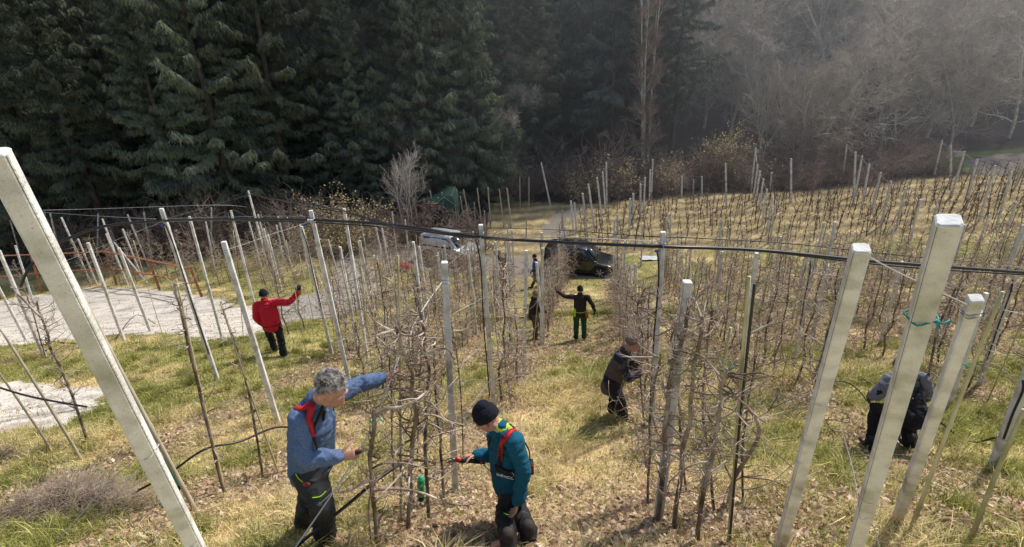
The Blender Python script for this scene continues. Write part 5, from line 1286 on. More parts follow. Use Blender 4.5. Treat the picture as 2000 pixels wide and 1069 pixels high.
def person(J, st, label, group=None):
    base = J['base']; t = None; vx = st.get('vx', .008)
    sideS = (J['shR']-J['shL']).normalized(); sideH = (J['hipR']-J['hipL']).normalized()
    pel = (J['hipR']+J['hipL'])/2; ch = (J['shR']+J['shL'])/2
    body = MB(); hm = basis(J['look'], J.get('headup', V3(0, 0, 1)))
    hc = J['head']; add_head(body, hc, hm, st.get('hk', 1.0))
    neck0 = ch+(hc-ch).normalized()*.0
    body.loft([neck0, mix(neck0, hc, .5)+hm @ V3(0, -.012, 0)*1, hc+hm @ V3(0, -.02, -.03)], [(.075, .06), (.056, .058), (.056, .06)], sideS, 14)
    spine = (ch-pel); n_f = spine.normalized().cross(sideS)*-1
    body.loft([pel, mix(pel, ch, .4), mix(pel, ch, .8), ch], [(.12, .085), (.115, .08), (.12, .08), (.08, .05)], sideS, 16)
    for s in 'LR':
        body.loft([J['sh'+s], J['el'+s], J['wr'+s]], [.045, .036, .026], sideS, 10)
        body.loft([J['hip'+s], J['kn'+s], J['an'+s]], [.075, .048, .036], sideH, 10)
        body.loft([J['an'+s], J['an'+s]+(J['toe'+s]-J['an'+s])*.8], [(.036, .03), (.035, .022)], sideH, 10)
        hd = J.get('hd'+s, (J['wr'+s]-J['el'+s]).normalized()); hn = J.get('hn'+s, V3(0, 0, -1)); 
        if not st.get('gloves'): add_hand(body, J['wr'+s], hd, hn, J.get('thumb'+s, 1 if s == 'R' else -1), J.get('curl'+s, .6), spread=.06)
    t = remesh(body, 'person', M['skin'], st.get('bvx', .0055), None, 2, org=base); tag(t, label, 'person', group)
    if st.get('gloves'):
        for s in 'LR':
            g = MB(); hd = J.get('hd'+s, (J['wr'+s]-J['el'+s]).normalized()); add_hand(g, J['wr'+s], hd, J.get('hn'+s, V3(0, 0, -1)), J.get('thumb'+s, 1 if s == 'R' else -1), J.get('curl'+s, .6), 1.12, .06); g.loft([J['wr'+s]-hd*.05, J['wr'+s]+hd*.01], [.036, .034], sideS, 10); remesh(g, 'glove', M[st['gloves']], .006, t, 1)
    # jacket
    f = st.get('fat', 1.0); jl = st.get('jl', -.06)
    jk = MB(); ax = (ch-pel).normalized()
    hem = pel+ax*jl
    jk.loft([hem, mix(hem, ch, .22), mix(hem, ch, .5), mix(hem, ch, .78), ch+ax*-.005, ch+ax*.045], [(.175*f, .135*f), (.172*f, .138*f), (.178*f, .135*f), (.178*f, .125*f), (.135*f, .090*f), (.080, .066)], sideS, 22)
    for s in 'LR':
        sh, el, wr = J['sh'+s], J['el'+s], J['wr'+s]
        cps = curve_pts([mix(sh, ch, .62)-ax*.012, mix(sh, ch, .22)-ax*.018, mix(sh, el, .10), mix(sh, el, .45), el, mix(el, wr, .5), mix(el, wr, .97)], 4)
        rdp = np.interp(np.linspace(0, 6, len(cps)), [0, 1, 2, 3, 4, 5, 6], [.062*f, .068*f, .074*f, .066*f, .056*f, .052*f, .041])
        jk.loft(cps, list(rdp), sideS, 16)
    if st.get('collar', True): jk.loft([ch+ax*.02, mix(ch, hc, .42)+hm @ V3(0, -.015, 0)], [(.085, .08), (.074, .078)], sideS, 16)
    if st.get('hood'):
        jk.ell(ch+ax*.055-n_f*.065, (.11, .06, .065), basis(n_f, ax)); jk.ell(ch+ax*.075-n_f*.03, (.10, .075, .045), basis(n_f, ax))
    remesh(jk, st.get('top_name', 'jacket'), M[st['jacket']], vx, t, 3, st.get('wr', .007), 11)
    # trousers
    tr = MB(); tf = st.get('tf', 1.0)
    tr.loft([pel+ax*.10, pel+ax*.0, pel-V3(0, 0, .06)], [(.155*f, .115*f), (.165*f, .125*f), (.13*f, .11*f)], sideH, 20)
    for s in 'LR':
        hp, kn, an = J['hip'+s], J['kn'+s], J['an'+s]
        tr.loft([hp+V3(0, 0, .03), mix(hp, kn, .25), mix(hp, kn, .7), kn, mix(kn, an, .4), mix(kn, an, .8), mix(kn, an, .98)], [.095*tf, .098*tf, .080*tf, .074*tf, .070*tf, .068*tf, .072*tf], sideH, 16)
    remesh(tr, 'trousers', M[st['trousers']], vx, t, 3, st.get('wr', .007)*1.3, 9)
    for s in 'LR':
        an, to = J['an'+s], J['toe'+s]; d = (to-an).normalized(); b_ = MB()
        b_.loft([an+V3(0, 0, .09), an+V3(0, 0, -.02)], [.052, .052], sideH, 12); b_.loft([an-d*.03+V3(0, 0, -.045), mix(an, to, .5)+V3(0, 0, -.03), to], [(.045, .038), (.05, .04), (.046, .032)], d.cross(V3(0, 0, 1)), 12)
        remesh(b_, 'boot', M[st['boots']], .008, t, 1)
    # hat or hair
    hk = st.get('hk', 1.0)
    if st.get('hat'):
        h = MB(); h.ell(hc+hm @ V3(0, -.014, .048), (.086*hk, .104*hk, .092*hk), hm, 20, 12); h.ell(hc+hm @ V3(0, -.03, .10), (.06*hk, .07*hk, .055*hk), hm, 16, 8)
        cut = hc+hm @ V3(0, 0, -.005)
        h.rings([[hc+hm @ V3(.089*hk*math.cos(a), -.016+.107*hk*math.sin(a), z-.25*.107*math.sin(a)*-.0) for a in [2*math.pi*i/24 for i in range(24)]] for z in (.002, .02, .045)])
        # trim everything below the brim
        vv = []
        for v in h.v:
            p = hm.inverted() @ (Vector(v)-hc)
            lim = -.004+.18*p.y
            if p.z < lim: p.z = lim
            vv.append(tuple(hc+hm @ p))
        h.v = vv
        remesh(h, 'hat', M[st['hat']], .005, t, 2, .002, 30)
    if st.get('hair'):
        h = MB(); rg = random.Random(6); hs = st.get('hairs', 1.0)
        h.ell(hc+hm @ V3(0, -.022, .045), (.081, .094, .083), hm, 20, 12)
        for i in range(int(420*min(1, hs))):
            a = rg.uniform(-math.pi, math.pi); ph = math.asin(rg.uniform(-.35, 1)); dr = V3(math.cos(ph)*math.sin(a), -math.cos(ph)*math.cos(a), math.sin(ph))
            if dr.y > .35 and dr.z < .55: continue
            p = V3(dr.x*.083, dr.y*.098-.018, dr.z*.088+.042); q = hc+hm @ p; r = rg.uniform(.008, .0155)*hs
            h.ell(q+hm @ (dr*.004), (r, r*.75, r*.8), hm @ Matrix.Rotation(rg.uniform(0, 3), 3, 'X'), 6, 5)
        vv = []
        for v in h.v:
            p = hm.inverted() @ (Vector(v)-hc); lim = -.035 if p.y < .02 else .045
            if p.y > -.01 and p.y < .03: lim = .01
            if p.z < lim: p.z = lim
            vv.append(tuple(hc+hm @ p))
        h.v = vv
        if hs < 1: remesh(h, 'hair', M[st['hair']], .0035, t, 1)
        else:
            h = MB(); h.ell(hc+hm @ V3(0, -.026, .040), (.080, .090, .080), hm, 20, 12)
            for i in range(2600):
                a = rg.uniform(-math.pi, math.pi); ph = math.asin(rg.uniform(-.55, 1)); dr = V3(math.cos(ph)*math.sin(a), -math.cos(ph)*math.cos(a), math.sin(ph))
                if dr.y > .25 and dr.z < .50: continue
                if dr.z < -.15 and dr.y > -.25: continue
                lv = V3(dr.x*.084, dr.y*.098-.020, dr.z*.090+.040)
                g = V3(-dr.x*.3, .55, .12)+V3(noise.noise(dr*4), noise.noise(dr*4+V3(5, 5, 5)), noise.noise(dr*4+V3(9, 0, 4)))*1.3+V3(rg.gauss(0, .25), rg.gauss(0, .25), rg.gauss(0, .25)); g = (g-dr*g.dot(dr)*.8).normalized()
                P = [lv]; d_ = (dr*.9+g*.6).normalized()
                L_ = rg.uniform(.028, .055)*(1.0 if dr.z > 0 else .6)
                for k_ in range(4): d_ = (d_+g*.5-dr*.22*k_*.5).normalized(); P.append(P[-1]+d_*L_/4)
                h.tube([hc+hm @ q_ for q_ in P], [.0016, .0018, .0016, .0012, .0005], 3, cap=False)
            h.build('hair', M[st['hair']], t)
    # eyes
    if st.get('eyes'):
        for s in (-1, 1):
            e = MB(); e.ell(hc+hm @ V3(s*.031, .083, .010), (.011, .007, .006), hm, 10, 6); eo = e.build('eye', M['eye_white'], t)
            e = MB(); e.ell(hc+hm @ V3(s*.031, .0885, .010), (.0052, .003, .0052), hm, 10, 6); e.build('iris', M['eye_dark'], eo)
            e = MB(); e.loft([hc+hm @ V3(s*.016, .092, .032), hc+hm @ V3(s*.033, .092, .037), hc+hm @ V3(s*.05, .080, .032)], [.004, .005, .003], hm @ V3(0, 0, 1), 8); e.build('eyebrow', M[st.get('brow', 'hair_grey')], t)
        e = MB(); e.loft([hc+hm @ V3(-.022, .088, -.064), hc+hm @ V3(0, .0955, -.0635), hc+hm @ V3(.022, .088, -.064)], [.0022, .0028, .0022], hm @ V3(0, 0, 1), 8); e.build('mouth', M['lips'], t)
    return t, dict(ch=ch, pel=pel, ax=ax, nf=n_f, side=sideS, hm=hm, hc=hc)
def torso_band(t, info, f0, w, thick, m, name, rad=(.18, .14), tilt=0, arc=(0, 360), sides=40, f1=None):
    """strap lying round the torso, as a flat ribbon"""
    ax, sd, nf = info['ax'], info['side'], info['nf']; c = mix(info['pel'], info['ch'], f0); mb = MB(); ri = []
    a0, a1 = arc
    n = sides
    for i in range(n+1):
        a = R(a0+(a1-a0)*i/n); d = sd*math.cos(a)+nf*math.sin(a)
        p = c+sd*(rad[0]*math.cos(a))+nf*(rad[1]*math.sin(a))+ax*(tilt*math.sin(a)); ri.append([p-ax*w/2-d*.004, p-ax*w/2+d*thick, p+ax*w/2+d*thick, p+ax*w/2-d*.004])
    mb.rings(ri); return mb.build(name, M[m], t)
def shrink_strap(mb_pts, width, m, name, parent, target_parts, off=.008):
    """flat strap through points, pulled onto the clothing below it"""
    from mathutils.bvhtree import BVHTree
    org = Vector(parent['_org']); trees = []
    for o in target_parts:
        me = o.data; trees.append(BVHTree.FromPolygons([v.co+org for v in me.vertices], [tuple(p.vertices) for p in me.polygons]))
    pts = curve_pts([Vector(p) for p in mb_pts], 8); C_ = []; Nn = []
    for p in pts:
        best = None
        for tr_ in trees:
            loc, no, i, d = tr_.find_nearest(p)
            if best is None or d < best[2]: best = (loc, no, d)
        C_.append(best[0]+best[1]*off); Nn.append(best[1])
    for _ in range(7):
        C_ = [C_[0]]+[(C_[i-1]+C_[i]*2+C_[i+1])/4 for i in range(1, len(C_)-1)]+[C_[-1]]
        Nn = [Nn[0]]+[(Nn[i-1]+Nn[i]+Nn[i+1]).normalized() for i in range(1, len(Nn)-1)]+[Nn[-1]]
    mb = MB(); rs_ = []
    for i, p in enumerate(C_):
        t_ = (C_[min(len(C_)-1, i+1)]-C_[max(0, i-1)]).normalized(); b = t_.cross(Nn[i]).normalized(); n = Nn[i]
        rs_.append([p-b*width/2-n*.008, p-b*width/2+n*.004, p+b*width/2+n*.004, p+b*width/2-n*.008])
    mb.rings(rs_); return mb.build(name, M[m], parent)
def on_surface(parent, objs, px, py, off=.004):
    """hit clothing along a sight line, for a printed mark"""
    from mathutils.bvhtree import BVHTree
    org = Vector(parent['_org']); r = ray(px, py).normalized(); best = None
    for o in objs:
        tr_ = BVHTree.FromPolygons([v.co+org for v in o.data.vertices], [tuple(p.vertices) for p in o.data.polygons])
        loc, no, i, d = tr_.ray_cast(Vector((0, 0, 0)), r)
        if loc is not None and (best is None or d < best[2]): best = (loc, no, d)
    if best is None: print('NO HIT', px, py); return Vector(parent['_org']), V3(0, -1, 0)
    return best[0]+best[1]*off, best[1]
def draw_on(parent, objs, pxs, r, m, name, width=None):
    pts = [on_surface(parent, objs, *p)[0] for p in pxs]; pts = [p for p in pts if abs(p.y-pts[0].y) < .10 and (p-Vector(parent['_org'])).length > .05]
    if len(pts) < 2: return None
    mb = MB(); mb.tube(curve_pts(pts, 5), r, 6); return mb.build(name, M[m], parent)
def child(t, n): return [c for c in t.children if c.name.split('.')[0] == n]

# man in blue fleece ------------------------------------------------
y = 3.02
J = dict(base=ground(618, 1052), head=at(645, 761, 2.84), look=V3(.80, -.28, -.62), headup=V3(.35, -.05, 1),
  shR=at(584, 814, 2.80), shL=at(634, 782, 3.10), elR=at(596, 896, 2.68), wrR=at(664, 891, 2.70), hdR=V3(1, .12, -.05), hnR=V3(-.1, 1, -.35), curlR=1.15,
  elL=at(700, 752, 3.30), wrL=at(750, 738, 3.38), hdL=V3(.85, .2, .35), hnL=V3(.2, .1, -.9), curlL=.7,
  hipR=at(600, 914, 2.94), hipL=at(616, 902, 3.13), knR=at(628, 985, 2.80), knL=at(606, 968, 3.08), anR=ground(640, 1064), anL=ground(600, 1030), toeR=V3(0,0,0), toeL=V3(0,0,0))
for s in 'RL':
    p = J['an'+s]; gz_ = hgt(p.x, p.y)+.09; dz = gz_-p.z; print('blue foot', s, dz)
    J['an'+s] = V3(p.x, p.y, gz_); tp = J['toe'+s]; J['toe'+s] = V3(p.x+.17, p.y-.02, gz_-.055)
blue, bi = person(J, dict(vx=.007, bvx=.0042, hk=1.12, jacket='fleece_blue', trousers='trousers', boots='boot', hair='hair_grey', eyes=True, fat=1.08, tf=1.18, wr=.007, jl=-.02, top_name='fleece_jacket'), 'grey haired man in blue fleece and red harness pruning the cut back trunk')
P_ = {o.name.split('.')[0]: o for o in blue.children}
jk = [P_['fleece_jacket']]; trs = [P_['trousers']]
nf, ax, sd = bi['nf'], bi['ax'], bi['side']
ch, pel = bi['ch'], bi['pel']
shrink_strap([at(568, 880, 3.1), at(560, 830, 3.05), at(562, 795, 2.95), at(588, 790, 2.8), at(612, 803, 2.75), at(625, 835, 2.75), at(626, 850, 2.75)], .042, 'red_strap', 'harness_strap', blue, jk)
shrink_strap([at(570, 790, 3.15), at(585, 758, 3.15), at(600, 748, 3.1)], .036, 'red_strap', 'harness_strap', blue, jk)
shrink_strap([at(632, 800, 2.8), at(640, 828, 2.78), at(628, 850, 2.74), at(618, 875, 2.72)], .020, 'black_strap', 'chest_strap', blue, jk)
shrink_strap([at(640, 810, 2.85), at(652, 830, 2.85)], .018, 'black_strap', 'chest_strap', blue, jk)
torso_band(blue, bi, .10, .05, .012, 'black_strap', 'belt', rad=(.19, .15))
draw_on(blue, trs, [(578, 924), (583, 934), (592, 941)], .0035, 'lime', 'lime_zip'); draw_on(blue, trs, [(610, 972), (625, 970), (636, 960), (643, 953)], .0035, 'lime', 'lime_zip')
def ring_logo(parent, objs, px, py, rx, rz, m, name, txt=None, size=.02, tm=None, flip=1, off=.007):
    c, n = on_surface(parent, objs, px, py, off); right = n.cross(V3(0, 0, 1)).normalized()*-1; up = right.cross(n)*-1
    up = n.cross(right); 
    if up.z < 0: up = -up
    right = up.cross(n)
    mb = MB()
    if rx: mb.tube([c+right*(rx*math.cos(a))+up*(rz*math.sin(a)) for a in [2*math.pi*i/20 for i in range(21)]], .0022, 5)
    if txt:
        cu = bpy.data.curves.new('t', 'FONT'); cu.body = txt; cu.size = size; cu.align_x = 'CENTER'; cu.align_y = 'CENTER'; cu.extrude = .0012; cu.offset = .0008
        to = bpy.data.objects.new('t', cu); col.objects.link(to); dg = bpy.context.evaluated_depsgraph_get(); me = bpy.data.meshes.new_from_object(to.evaluated_get(dg)); bpy.data.objects.remove(to)
        Mx = Matrix((right, up, n)).transposed(); b_ = len(mb.v)
        mb.v += [tuple(c+Mx @ v.co) for v in me.vertices]; mb.f += [tuple(i+b_ for i in p.vertices) for p in me.polygons]
    return mb.build(name, M[m], parent, smooth=False)
ring_logo(blue, trs, 599, 945, .026, .017, 'logo', 'logo', 'UTN', .024)
c, n_ = on_surface(blue, trs, 597, 925, .004)
# shears in the right hand
wr = J['wrR']; s0 = wr+V3(.085, .022, -.012); sh = empty('pruning_shears', s0, 'dark pruning shears held low by the man in blue fleece', 'shears'); mb = MB()
mb.loft([s0+V3(-.07, .0, -.01), s0+V3(.0, 0, .012), s0+V3(.05, 0, .018)], [.013, .015, .012], V3(0, 1, 0)); mb.build('handle', M['black_strap'], sh); mb = MB(); mb.loft([s0+V3(.05, 0, .018), s0+V3(.085, .004, .035), s0+V3(.12, .004, .03)], [(.010, .004), (.010, .003), (.002, .002)], V3(0, 0, 1)); mb.build('blade', M['steel'], sh)
# man in teal fleece -------------------------------------------------
J = dict(base=ground(1000, 1058), head=at(950, 817, 3.18), look=V3(-.86, .22, -.52), headup=V3(-.25, .05, 1),
  shL=at(1003, 856, 3.00), shR=at(968, 848, 3.34), elL=at(1022, 920, 2.93), wrL=at(1010, 980, 2.93), hdL=V3(-.15, 0, -1), hnL=V3(-1, .1, .1), curlL=.8,
  elR=at(968, 890, 3.38), wrR=at(930, 888, 3.40), hdR=V3(-1, -.05, -.05), hnR=V3(.1, -.5, -.9), curlR=1.1,
  hipL=at(1004, 955, 3.12), hipR=at(990, 945, 3.28), knL=at(984, 1000, 3.04), knR=at(1012, 992, 3.22), anL=ground(994, 1076), anR=ground(1034, 1060), toeL=V3(0,0,0), toeR=V3(0,0,0))
for s in 'RL':
    p = J['an'+s]; gz_ = hgt(p.x, p.y)+.09; print('teal foot', s, gz_-p.z); J['an'+s] = V3(p.x, p.y, gz_); J['toe'+s] = V3(p.x-.15, p.y+.03, gz_-.055)
teal, ti = person(J, dict(vx=.007, bvx=.0042, jacket='fleece_teal', trousers='trousers_panel', boots='boot', hat='navy_knit', eyes=True, brow='hair_short', fat=.97, tf=.96, wr=.007, jl=-.02, top_name='fleece_jacket'), 'man in teal fleece and navy beanie cutting with powered shears')
P_ = {o.name.split('.')[0]: o for o in teal.children}; jk = [P_['fleece_jacket']]; trs = [P_['trousers']]
ch = ti['ch']; hm = ti['hm']
mb = MB(); k = 20; cc = mix(ch, ti['hc'], .50)
mb.loft([ch+ti['ax']*.045, mix(ch, ti['hc'], .50)+hm @ V3(0, -.015, 0)], [(.078, .078), (.070, .072)], ti['side'], 18); remesh(mb, 'collar', M['lime_soft'], .006, teal, 2)
shrink_strap([at(970, 905, 3.0), at(965, 870, 3.0), at(975, 848, 2.95), at(998, 832, 3.05), at(1015, 842, 3.1), at(1026, 870, 3.15), at(1030, 895, 3.15)], .044, 'red_strap', 'harness_strap', teal, jk)
shrink_strap([at(965, 838, 3.2), at(962, 860, 3.2), at(958, 880, 3.25)], .022, 'black_strap', 'chest_strap', teal, jk)
shrink_strap([at(968, 845, 3.0), at(966, 880, 3.0), at(970, 920, 3.0)], .030, 'black_strap', 'chest_strap', teal, jk)
shrink_strap([at(964, 916, 3.05), at(976, 925, 3.0), at(990, 930, 2.98), at(1004, 931, 2.98), at(1016, 926, 3.0), at(1032, 918, 3.1)], .062, 'black_strap', 'belt', teal, jk, .012)
ring_logo(teal, [child(teal, 'belt')[0]]+jk, 988, 929, 0, 0, 'white_print', 'belt_lettering', 'INFACO', .040, off=.012)
draw_on(teal, trs, [(1012, 980), (1018, 978), (1024, 973)], .006, 'lime', 'lime_zip'); draw_on(teal, trs, [(984, 1003), (993, 1007), (1004, 1008)], .004, 'lime', 'lime_zip')
# battery pack on the back
bp = at(1037, 912, 3.12); bt = empty('battery_pack', bp, 'black and red battery pack clipped on the back of the man in teal', 'battery'); mb = MB(); mb.box(bp, (.022, .035, .055)); o = mb.build('case', M['black_strap'], bt, smooth=False); m_ = o.modifiers.new('b', 'BEVEL'); m_.width = .008; m_.segments = 2
mb = MB(); mb.box(bp+V3(0, -.037, 0), (.018, .002, .05)); o = mb.build('red_cover', M['red_plastic'], bt, smooth=False); mb = MB(); mb.box(bp+V3(0, -.04, .0), (.009, .003, .036)); mb.build('label_plate', M['black_strap'], bt, smooth=False)
line('cable', [at(1035, 900, 3.1), at(1033, 880, 3.1), at(1020, 856, 3.1), at(1003, 835, 3.12), at(995, 828, 3.15)], .006, 'black_pipe', 'black battery cable over the shoulder of the man in teal', 'cable')
wr = J['wrR']; s0 = wr+V3(-.085, -.045, -.012); sh = empty('powered_shears', s0, 'red and black powered shears in the hand of the man in teal', 'shears'); mb = MB()
mb.loft([s0+V3(.13, 0, -.035), s0+V3(.04, 0, -.012), s0+V3(-.05, 0, .0)], [.017, .019, .020], V3(0, 1, 0)); mb.build('body', M['black_strap'], sh)
mb = MB(); mb.loft([s0+V3(-.05, 0, .0), s0+V3(-.075, 0, .012)], [(.024, .02), (.026, .02)], V3(0, 0, 1)); mb.build('front_housing', M['red_plastic'], sh)
mb = MB(); mb.loft([s0+V3(.12, 0, -.032), s0+V3(.145, 0, -.038)], [.0185, .018], V3(0, 0, 1)); mb.build('rear_cap', M['red_plastic'], sh)
mb = MB(); mb.loft([s0+V3(-.09, 0, .0), s0+V3(-.13, 0, -.005), s0+V3(-.18, 0, -.025)], [(.016, .004), (.015, .004), (.003, .002)], V3(0, 0, 1)); mb.loft([s0+V3(-.09, .006, .006), s0+V3(-.13, .006, .022), s0+V3(-.165, .006, .012)], [(.010, .004), (.008, .004), (.003, .002)], V3(0, 0, 1)); mb.build('blade', M['steel'], sh)
line('cable', [s0+V3(.15, 0, -.04), at(945, 908, 3.3), at(962, 925, 3.1), at(972, 935, 3.05)], .004, 'black_pipe', 'thin cable from the powered shears to the belt', 'cable')
# crouching man -------------------------------------------------------
y = 6.15
J = dict(base=ground(1205, 822), head=at(1236, 672, 6.02), look=V3(.85, -.35, -.25), headup=V3(.25, -.1, 1),
  shR=at(1209, 698, 5.92), shL=at(1222, 691, 6.28), elR=at(1226, 738, 5.85), wrR=at(1250, 729, 5.9), hdR=V3(1, .1, .1), elL=at(1242, 725, 6.35), wrL=at(1249, 706, 6.25), hdL=V3(.8, .1, .6), hnL=V3(-.3, -.8, .1),
  hipR=at(1193, 746, 6.06), hipL=at(1199, 743, 6.26), knR=at(1210, 780, 6.0), knL=at(1202, 772, 6.30), anR=at(1217, 812, 6.08), anL=at(1196, 796, 6.4), toeR=V3(0, 0, 0), toeL=V3(0, 0, 0))
for s in 'RL':
    p = J['an'+s]; gz_ = hgt(p.x, p.y)+.09; print('crouch foot', s, gz_-p.z); J['an'+s] = V3(p.x, p.y, gz_); J['toe'+s] = V3(p.x+.14, p.y-.03, gz_-.055)
cr_, ci = person(J, dict(vx=.010, bvx=.0055, jacket='jacket_brown', trousers='black_cloth', boots='boot', hair='hair_short', hairs=.45, eyes=True, brow='hair_short', fat=.95, wr=.010, jl=-.10), 'man with short grey hair stooping toward a tree in a dark brown jacket')
P_ = {o.name.split('.')[0]: o for o in cr_.children}; jk = [P_['jacket']]
sl = MB()
for s in 'RL':
    sh_, el, wr_ = J['sh'+s], J['el'+s], J['wr'+s]; sl.loft([mix(sh_, el, .02), mix(sh_, el, .5), el, mix(el, wr_, .9)], [.080, .068, .062, .048], ci['side'], 14)
remesh(sl, 'sleeves', M['jacket_navy'], .010, cr_, 2, .006, 12)
P_['sleeves'] = child(cr_, 'sleeves')[0]
draw_on(cr_, [P_['sleeves']]+jk, [(1218, 697), (1230, 705), (1240, 714)], .005, 'grey_knit', 'reflective_piping'); draw_on(cr_, [P_['sleeves']]+jk, [(1236, 722), (1245, 719), (1252, 718)], .004, 'white_print', 'reflective_piping')
# standing people ------------------------------------------------------
def stand(base, face, h=1.75, **o):
    """joints of an upright figure; face = heading angle of the chest (0 = +y, positive turns left)"""
    k = h/1.75; Rz = Matrix.Rotation(face, 3, 'Z')
    L = dict(hipL=(-.10, 0, .92), hipR=(.10, 0, .92), knL=(-.11, .02, .50), knR=(.11, .02, .50), anL=(-.12, 0, .09), anR=(.12, 0, .09), toeL=(-.14, .17, .035), toeR=(.14, .17, .035),
      shL=(-.19, 0, 1.43), shR=(.19, 0, 1.43), elL=(-.26, -.03, 1.14), elR=(.26, -.03, 1.14), wrL=(-.27, .05, .88), wrR=(.27, .05, .88), head=(0, .03, 1.63), hdL=(0, .15, -1), hdR=(0, .15, -1), hnL=(1, 0, 0), hnR=(-1, 0, 0), look=(0, 1, -.15))
    L.update({a: b for a, b in o.items()})
    J = {}
    for n, p in L.items():
        v = Rz @ Vector(p)
        J[n] = v if n[:2] in ('hd', 'hn') and n != 'head' or n in ('look', 'headup') else base+v*k
    J['base'] = base
    for s in 'LR':
        p = J['an'+s]; gz_ = hgt(p.x, p.y)+.09*k; d = gz_-p.z; J['an'+s] = p+V3(0, 0, d); J['toe'+s] = J['toe'+s]+V3(0, 0, d); J['kn'+s] = J['kn'+s]+V3(0, 0, d*.5)
    return J
b = ground(552, 696); b = V3(b.x-.05, b.y, b.z)
J = stand(b, 0.12, 1.74, elR=(.47, .12, 1.35), wrR=(.70, .26, 1.52), hdR=(.15, .1, 1), hnR=(-.3, 1, 0), elL=(-.27, -.06, 1.14), wrL=(-.22, .06, .86), look=(.15, 1, -.1), anL=(-.20, .30, .12), knL=(-.19, .22, .55), toeL=(-.2, .45, .05), anR=(.10, -.05, .09), toeR=(.14, .1, .03))
red, ri = person(J, dict(vx=.011, bvx=.007, jacket='red_jacket', trousers='black_cloth', boots='boot', hat='navy_knit', gloves='glove', fat=1.14, jl=-.08, wr=.011), 'person in a bright red jacket seen from behind reaching to a tree')
torso_band(red, ri, -.04, .02, .006, 'black_cloth', 'jacket_hem', rad=(.205, .162))
mb = MB(); w_ = J['wrR']; e_ = J['elR']; d = (w_-e_).normalized(); mb.loft([w_-d*.035, w_-d*.015], [.052, .052], V3(1, 0, 0)); mb.build('cuff', M['orange'], red)
b = ground(1133, 664)
J = stand(b, -.05, 1.78, elL=(-.40, .12, 1.38), wrL=(-.62, .22, 1.50), hdL=(-.6, .1, .7), elR=(.34, -.02, 1.18), wrR=(.42, .02, .95), look=(-.05, 1, -.1))
gp, gi = person(J, dict(vx=.012, bvx=.008, jacket='jacket_dark', trousers='green_trousers', boots='boot_tan', hat='black_cloth', gloves='glove', fat=1.0, jl=-.03, wr=.008), 'person in dark jacket and green trousers with one arm raised in the lane')
torso_band(gp, gi, .12, .022, .008, 'lime_soft', 'belt', rad=(.178, .142))
mb = MB(); q = gi['pel']+V3(.17, -.13, .02); mb.loft([q, q+V3(.02, 0, -.14)], [(.05, .03), (.035, .025)], V3(1, 0, 0)); mb.build('tool_holster', M['orange'], gp); mb = MB(); q = gi['pel']+V3(-.17, -.08, .02); mb.loft([q+V3(0, 0, .12), q+V3(0, 0, -.08)], [(.04, .04), (.03, .03)], V3(1, 0, 0)); mb.build('side_bag', M['lime'], gp)
b = ground(1044, 664)
J = stand(b, R(-78), 1.70, shL=(-.18, .05, 1.40), shR=(.18, .05, 1.40), elR=(.24, .12, 1.16), wrR=(.14, .36, 1.05), elL=(-.24, .15, 1.16), wrL=(-.1, .38, 1.1), head=(0, .10, 1.60), look=(0, 1, -.35), hipL=(-.1, -.02, .9), knL=(-.12, .28, .68), anL=(-.13, .30, .30), toeL=(-.14, .47, .26))
br_, bri = person(J, dict(vx=.012, bvx=.008, jacket='jacket_dark', trousers='brown_trousers', boots='boot', hat='khaki_knit', fat=1.0, wr=.008), 'person in a beige cap half hidden behind a concrete post')
b = ground(1047, 562); J = stand(b, R(75), 1.74, anL=(-.1, .18, .09), toeL=(-.1, .34, .03), anR=(.1, -.14, .09), toeR=(.1, .02, .03), wrL=(-.2, .18, .92), look=(0, 1, -.1))
w1, wi = person(J, dict(vx=.014, bvx=.009, jacket='jacket_dark', trousers='brown_trousers', boots='boot', hat='jacket_dark', fat=1.0, wr=.006), 'person with bright blue sleeves walking near the black car')
mb = MB()
for s in 'LR': mb.loft([mix(J['sh'+s], J['el'+s], .05), J['el'+s], mix(J['el'+s], J['wr'+s], .9)], [.08, .066, .05], V3(1, 0, 0))
remesh(mb, 'sleeves', M['bright_blue'], .012, w1, 2)
b = ground(977, 552); J = stand(b, R(-60), 1.75, elL=(-.40, .1, 1.35), wrL=(-.62, .15, 1.48), hdL=(-1, 0, .3), look=(0, 1, -.1))
person(J, dict(vx=.014, bvx=.009, jacket='jacket_navy', trousers='black_cloth', boots='boot', hat='jacket_dark', fat=1.0, wr=.006), 'person in navy with an arm stretched out beside the white car')
b = ground(992, 556); J = stand(b, R(160), 1.70, look=(.1, 1, -.1))
person(J, dict(vx=.014, bvx=.009, jacket='jacket_brown', trousers='brown_trousers', boots='boot', hair='hair_short', hairs=.4, fat=1.0, wr=.006), 'person in brown standing behind a thin post near the cars')
# stooping person behind the thickest post
b = ground(1750, 876)
J = stand(b, R(-6), 1.62, shL=(-.17, .16, .98), shR=(.15, .16, .98), head=(.06, .40, .96), look=(0, .7, -.7), elL=(-.37, .08, .78), wrL=(-.28, .28, .62), elR=(.27, .14, .74), wrR=(.28, .30, .50), hipL=(-.11, -.10, .60), hipR=(.11, -.10, .60), knL=(-.24, .20, .50), knR=(.16, .24, .46), anL=(-.32, -.02, .09), toeL=(-.34, .15, .03), anR=(.14, 0, .09), hdL=(0, .5, -.8), hdR=(0, .4, -.9))
person(J, dict(vx=.010, bvx=.007, jacket='black_cloth', trousers='black_cloth', boots='boot', hair='hair_short', hairs=.4, gloves='glove', fat=.78, wr=.008, jl=-.04, top_name='vest'), 'person with grey sleeves stooping behind the thickest foreground post')
pp = [o for o in bpy.data.objects if o.name.startswith('person') and 'stooping behind the thickest' in str(o.get('label'))][0]
mb = MB()
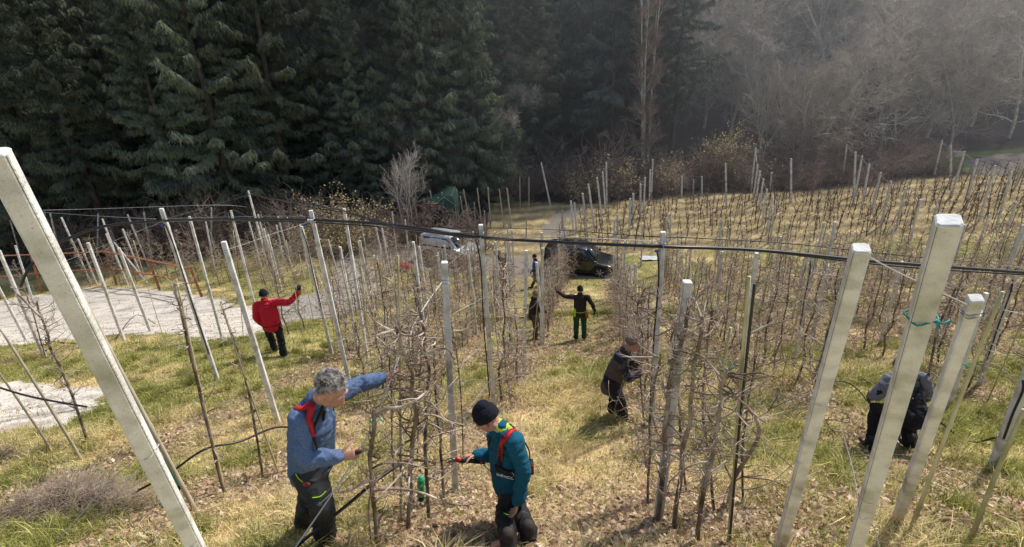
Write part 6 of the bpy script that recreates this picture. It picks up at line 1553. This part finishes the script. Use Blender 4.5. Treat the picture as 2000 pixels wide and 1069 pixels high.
for s in 'LR': mb.loft([mix(J['sh'+s], J['el'+s], .1), mix(J['sh'+s], J['el'+s], .6), J['el'+s], mix(J['el'+s], J['wr'+s], .85)], [.088, .076, .068, .054], V3(1, 0, 0))
remesh(mb, 'sleeves', M['grey_knit'], .010, pp, 2, .006, 12)

# ------------------------------------------------------------------ camera, light, world
cam = bpy.data.cameras.new('camera'); co = bpy.data.objects.new('camera', cam); col.objects.link(co)
cam.sensor_fit = 'HORIZONTAL'; cam.sensor_width = 36; cam.lens = 36*F/2000; cam.clip_end = 2000; cam.clip_start = .05
Rm = Matrix.Rotation(math.pi/2-TH, 3, 'X') @ Matrix.Rotation(-PH, 3, 'Z')
co.matrix_world = Rm.to_4x4(); sc.camera = co
co.location = (0, 0, 0)
SE, SA = R(52), R(52)          # elevation, azimuth right of straight ahead
ld = bpy.data.lights.new('sun', 'SUN'); ld.energy = 5.0; ld.angle = R(2); ld.color = (1, .965, .91)
lo = bpy.data.objects.new('sun', ld); col.objects.link(lo)
sd_ = V3(math.sin(SA)*math.cos(SE), math.cos(SA)*math.cos(SE), math.sin(SE)); lo.rotation_euler = sd_.to_track_quat('Z', 'Y').to_euler(); lo.location = (0, 0, 30)
w = bpy.data.worlds.new('World'); sc.world = w; w.use_nodes = True; nt = w.node_tree; bg = nt.nodes['Background']
sk = nt.nodes.new('ShaderNodeTexSky'); sk.sky_type = 'NISHITA'; sk.sun_disc = False; sk.sun_elevation = SE; sk.sun_rotation = SA; sk.air_density = 1.0; sk.dust_density = 1.5; sk.ozone_density = 1.0
nt.links.new(sk.outputs[0], bg.inputs[0]); bg.inputs[1].default_value = .15
# haze in the valley toward the sun
HZ = 0.0085
if HZ:
    fp = [(2, 32), (40, 31), (120, 31), (120, 120), (-90, 120), (-70, 33)]; mb = MB(); mb.rings([[V3(x, y, -18) for x, y in fp], [V3(x, y, 50) for x, y in fp]])
    hm_ = bpy.data.materials.new('haze'); hm_.use_nodes = True; nt = hm_.node_tree; nt.nodes.clear(); ou = nt.nodes.new('ShaderNodeOutputMaterial'); vs = nt.nodes.new('ShaderNodeVolumeScatter'); vs.inputs['Density'].default_value = HZ; vs.inputs['Color'].default_value = (.88, .93, 1, 1); vs.inputs['Anisotropy'].default_value = .4; nt.links.new(vs.outputs[0], ou.inputs['Volume'])
    ho = mb.build('haze', hm_, None, org=V3(25, 74, 12), smooth=False); tag(ho, 'thin bluish haze hanging in front of the wood', 'haze', kind='stuff')
sc.view_settings.view_transform = 'Standard'; sc.view_settings.look = 'None'; sc.view_settings.exposure = 0
sc.cycles.max_bounces = 6; sc.cycles.volume_bounces = 0; sc.cycles.transparent_max_bounces = 4
for o in bpy.data.objects:
    if '_org' in o: del o['_org']
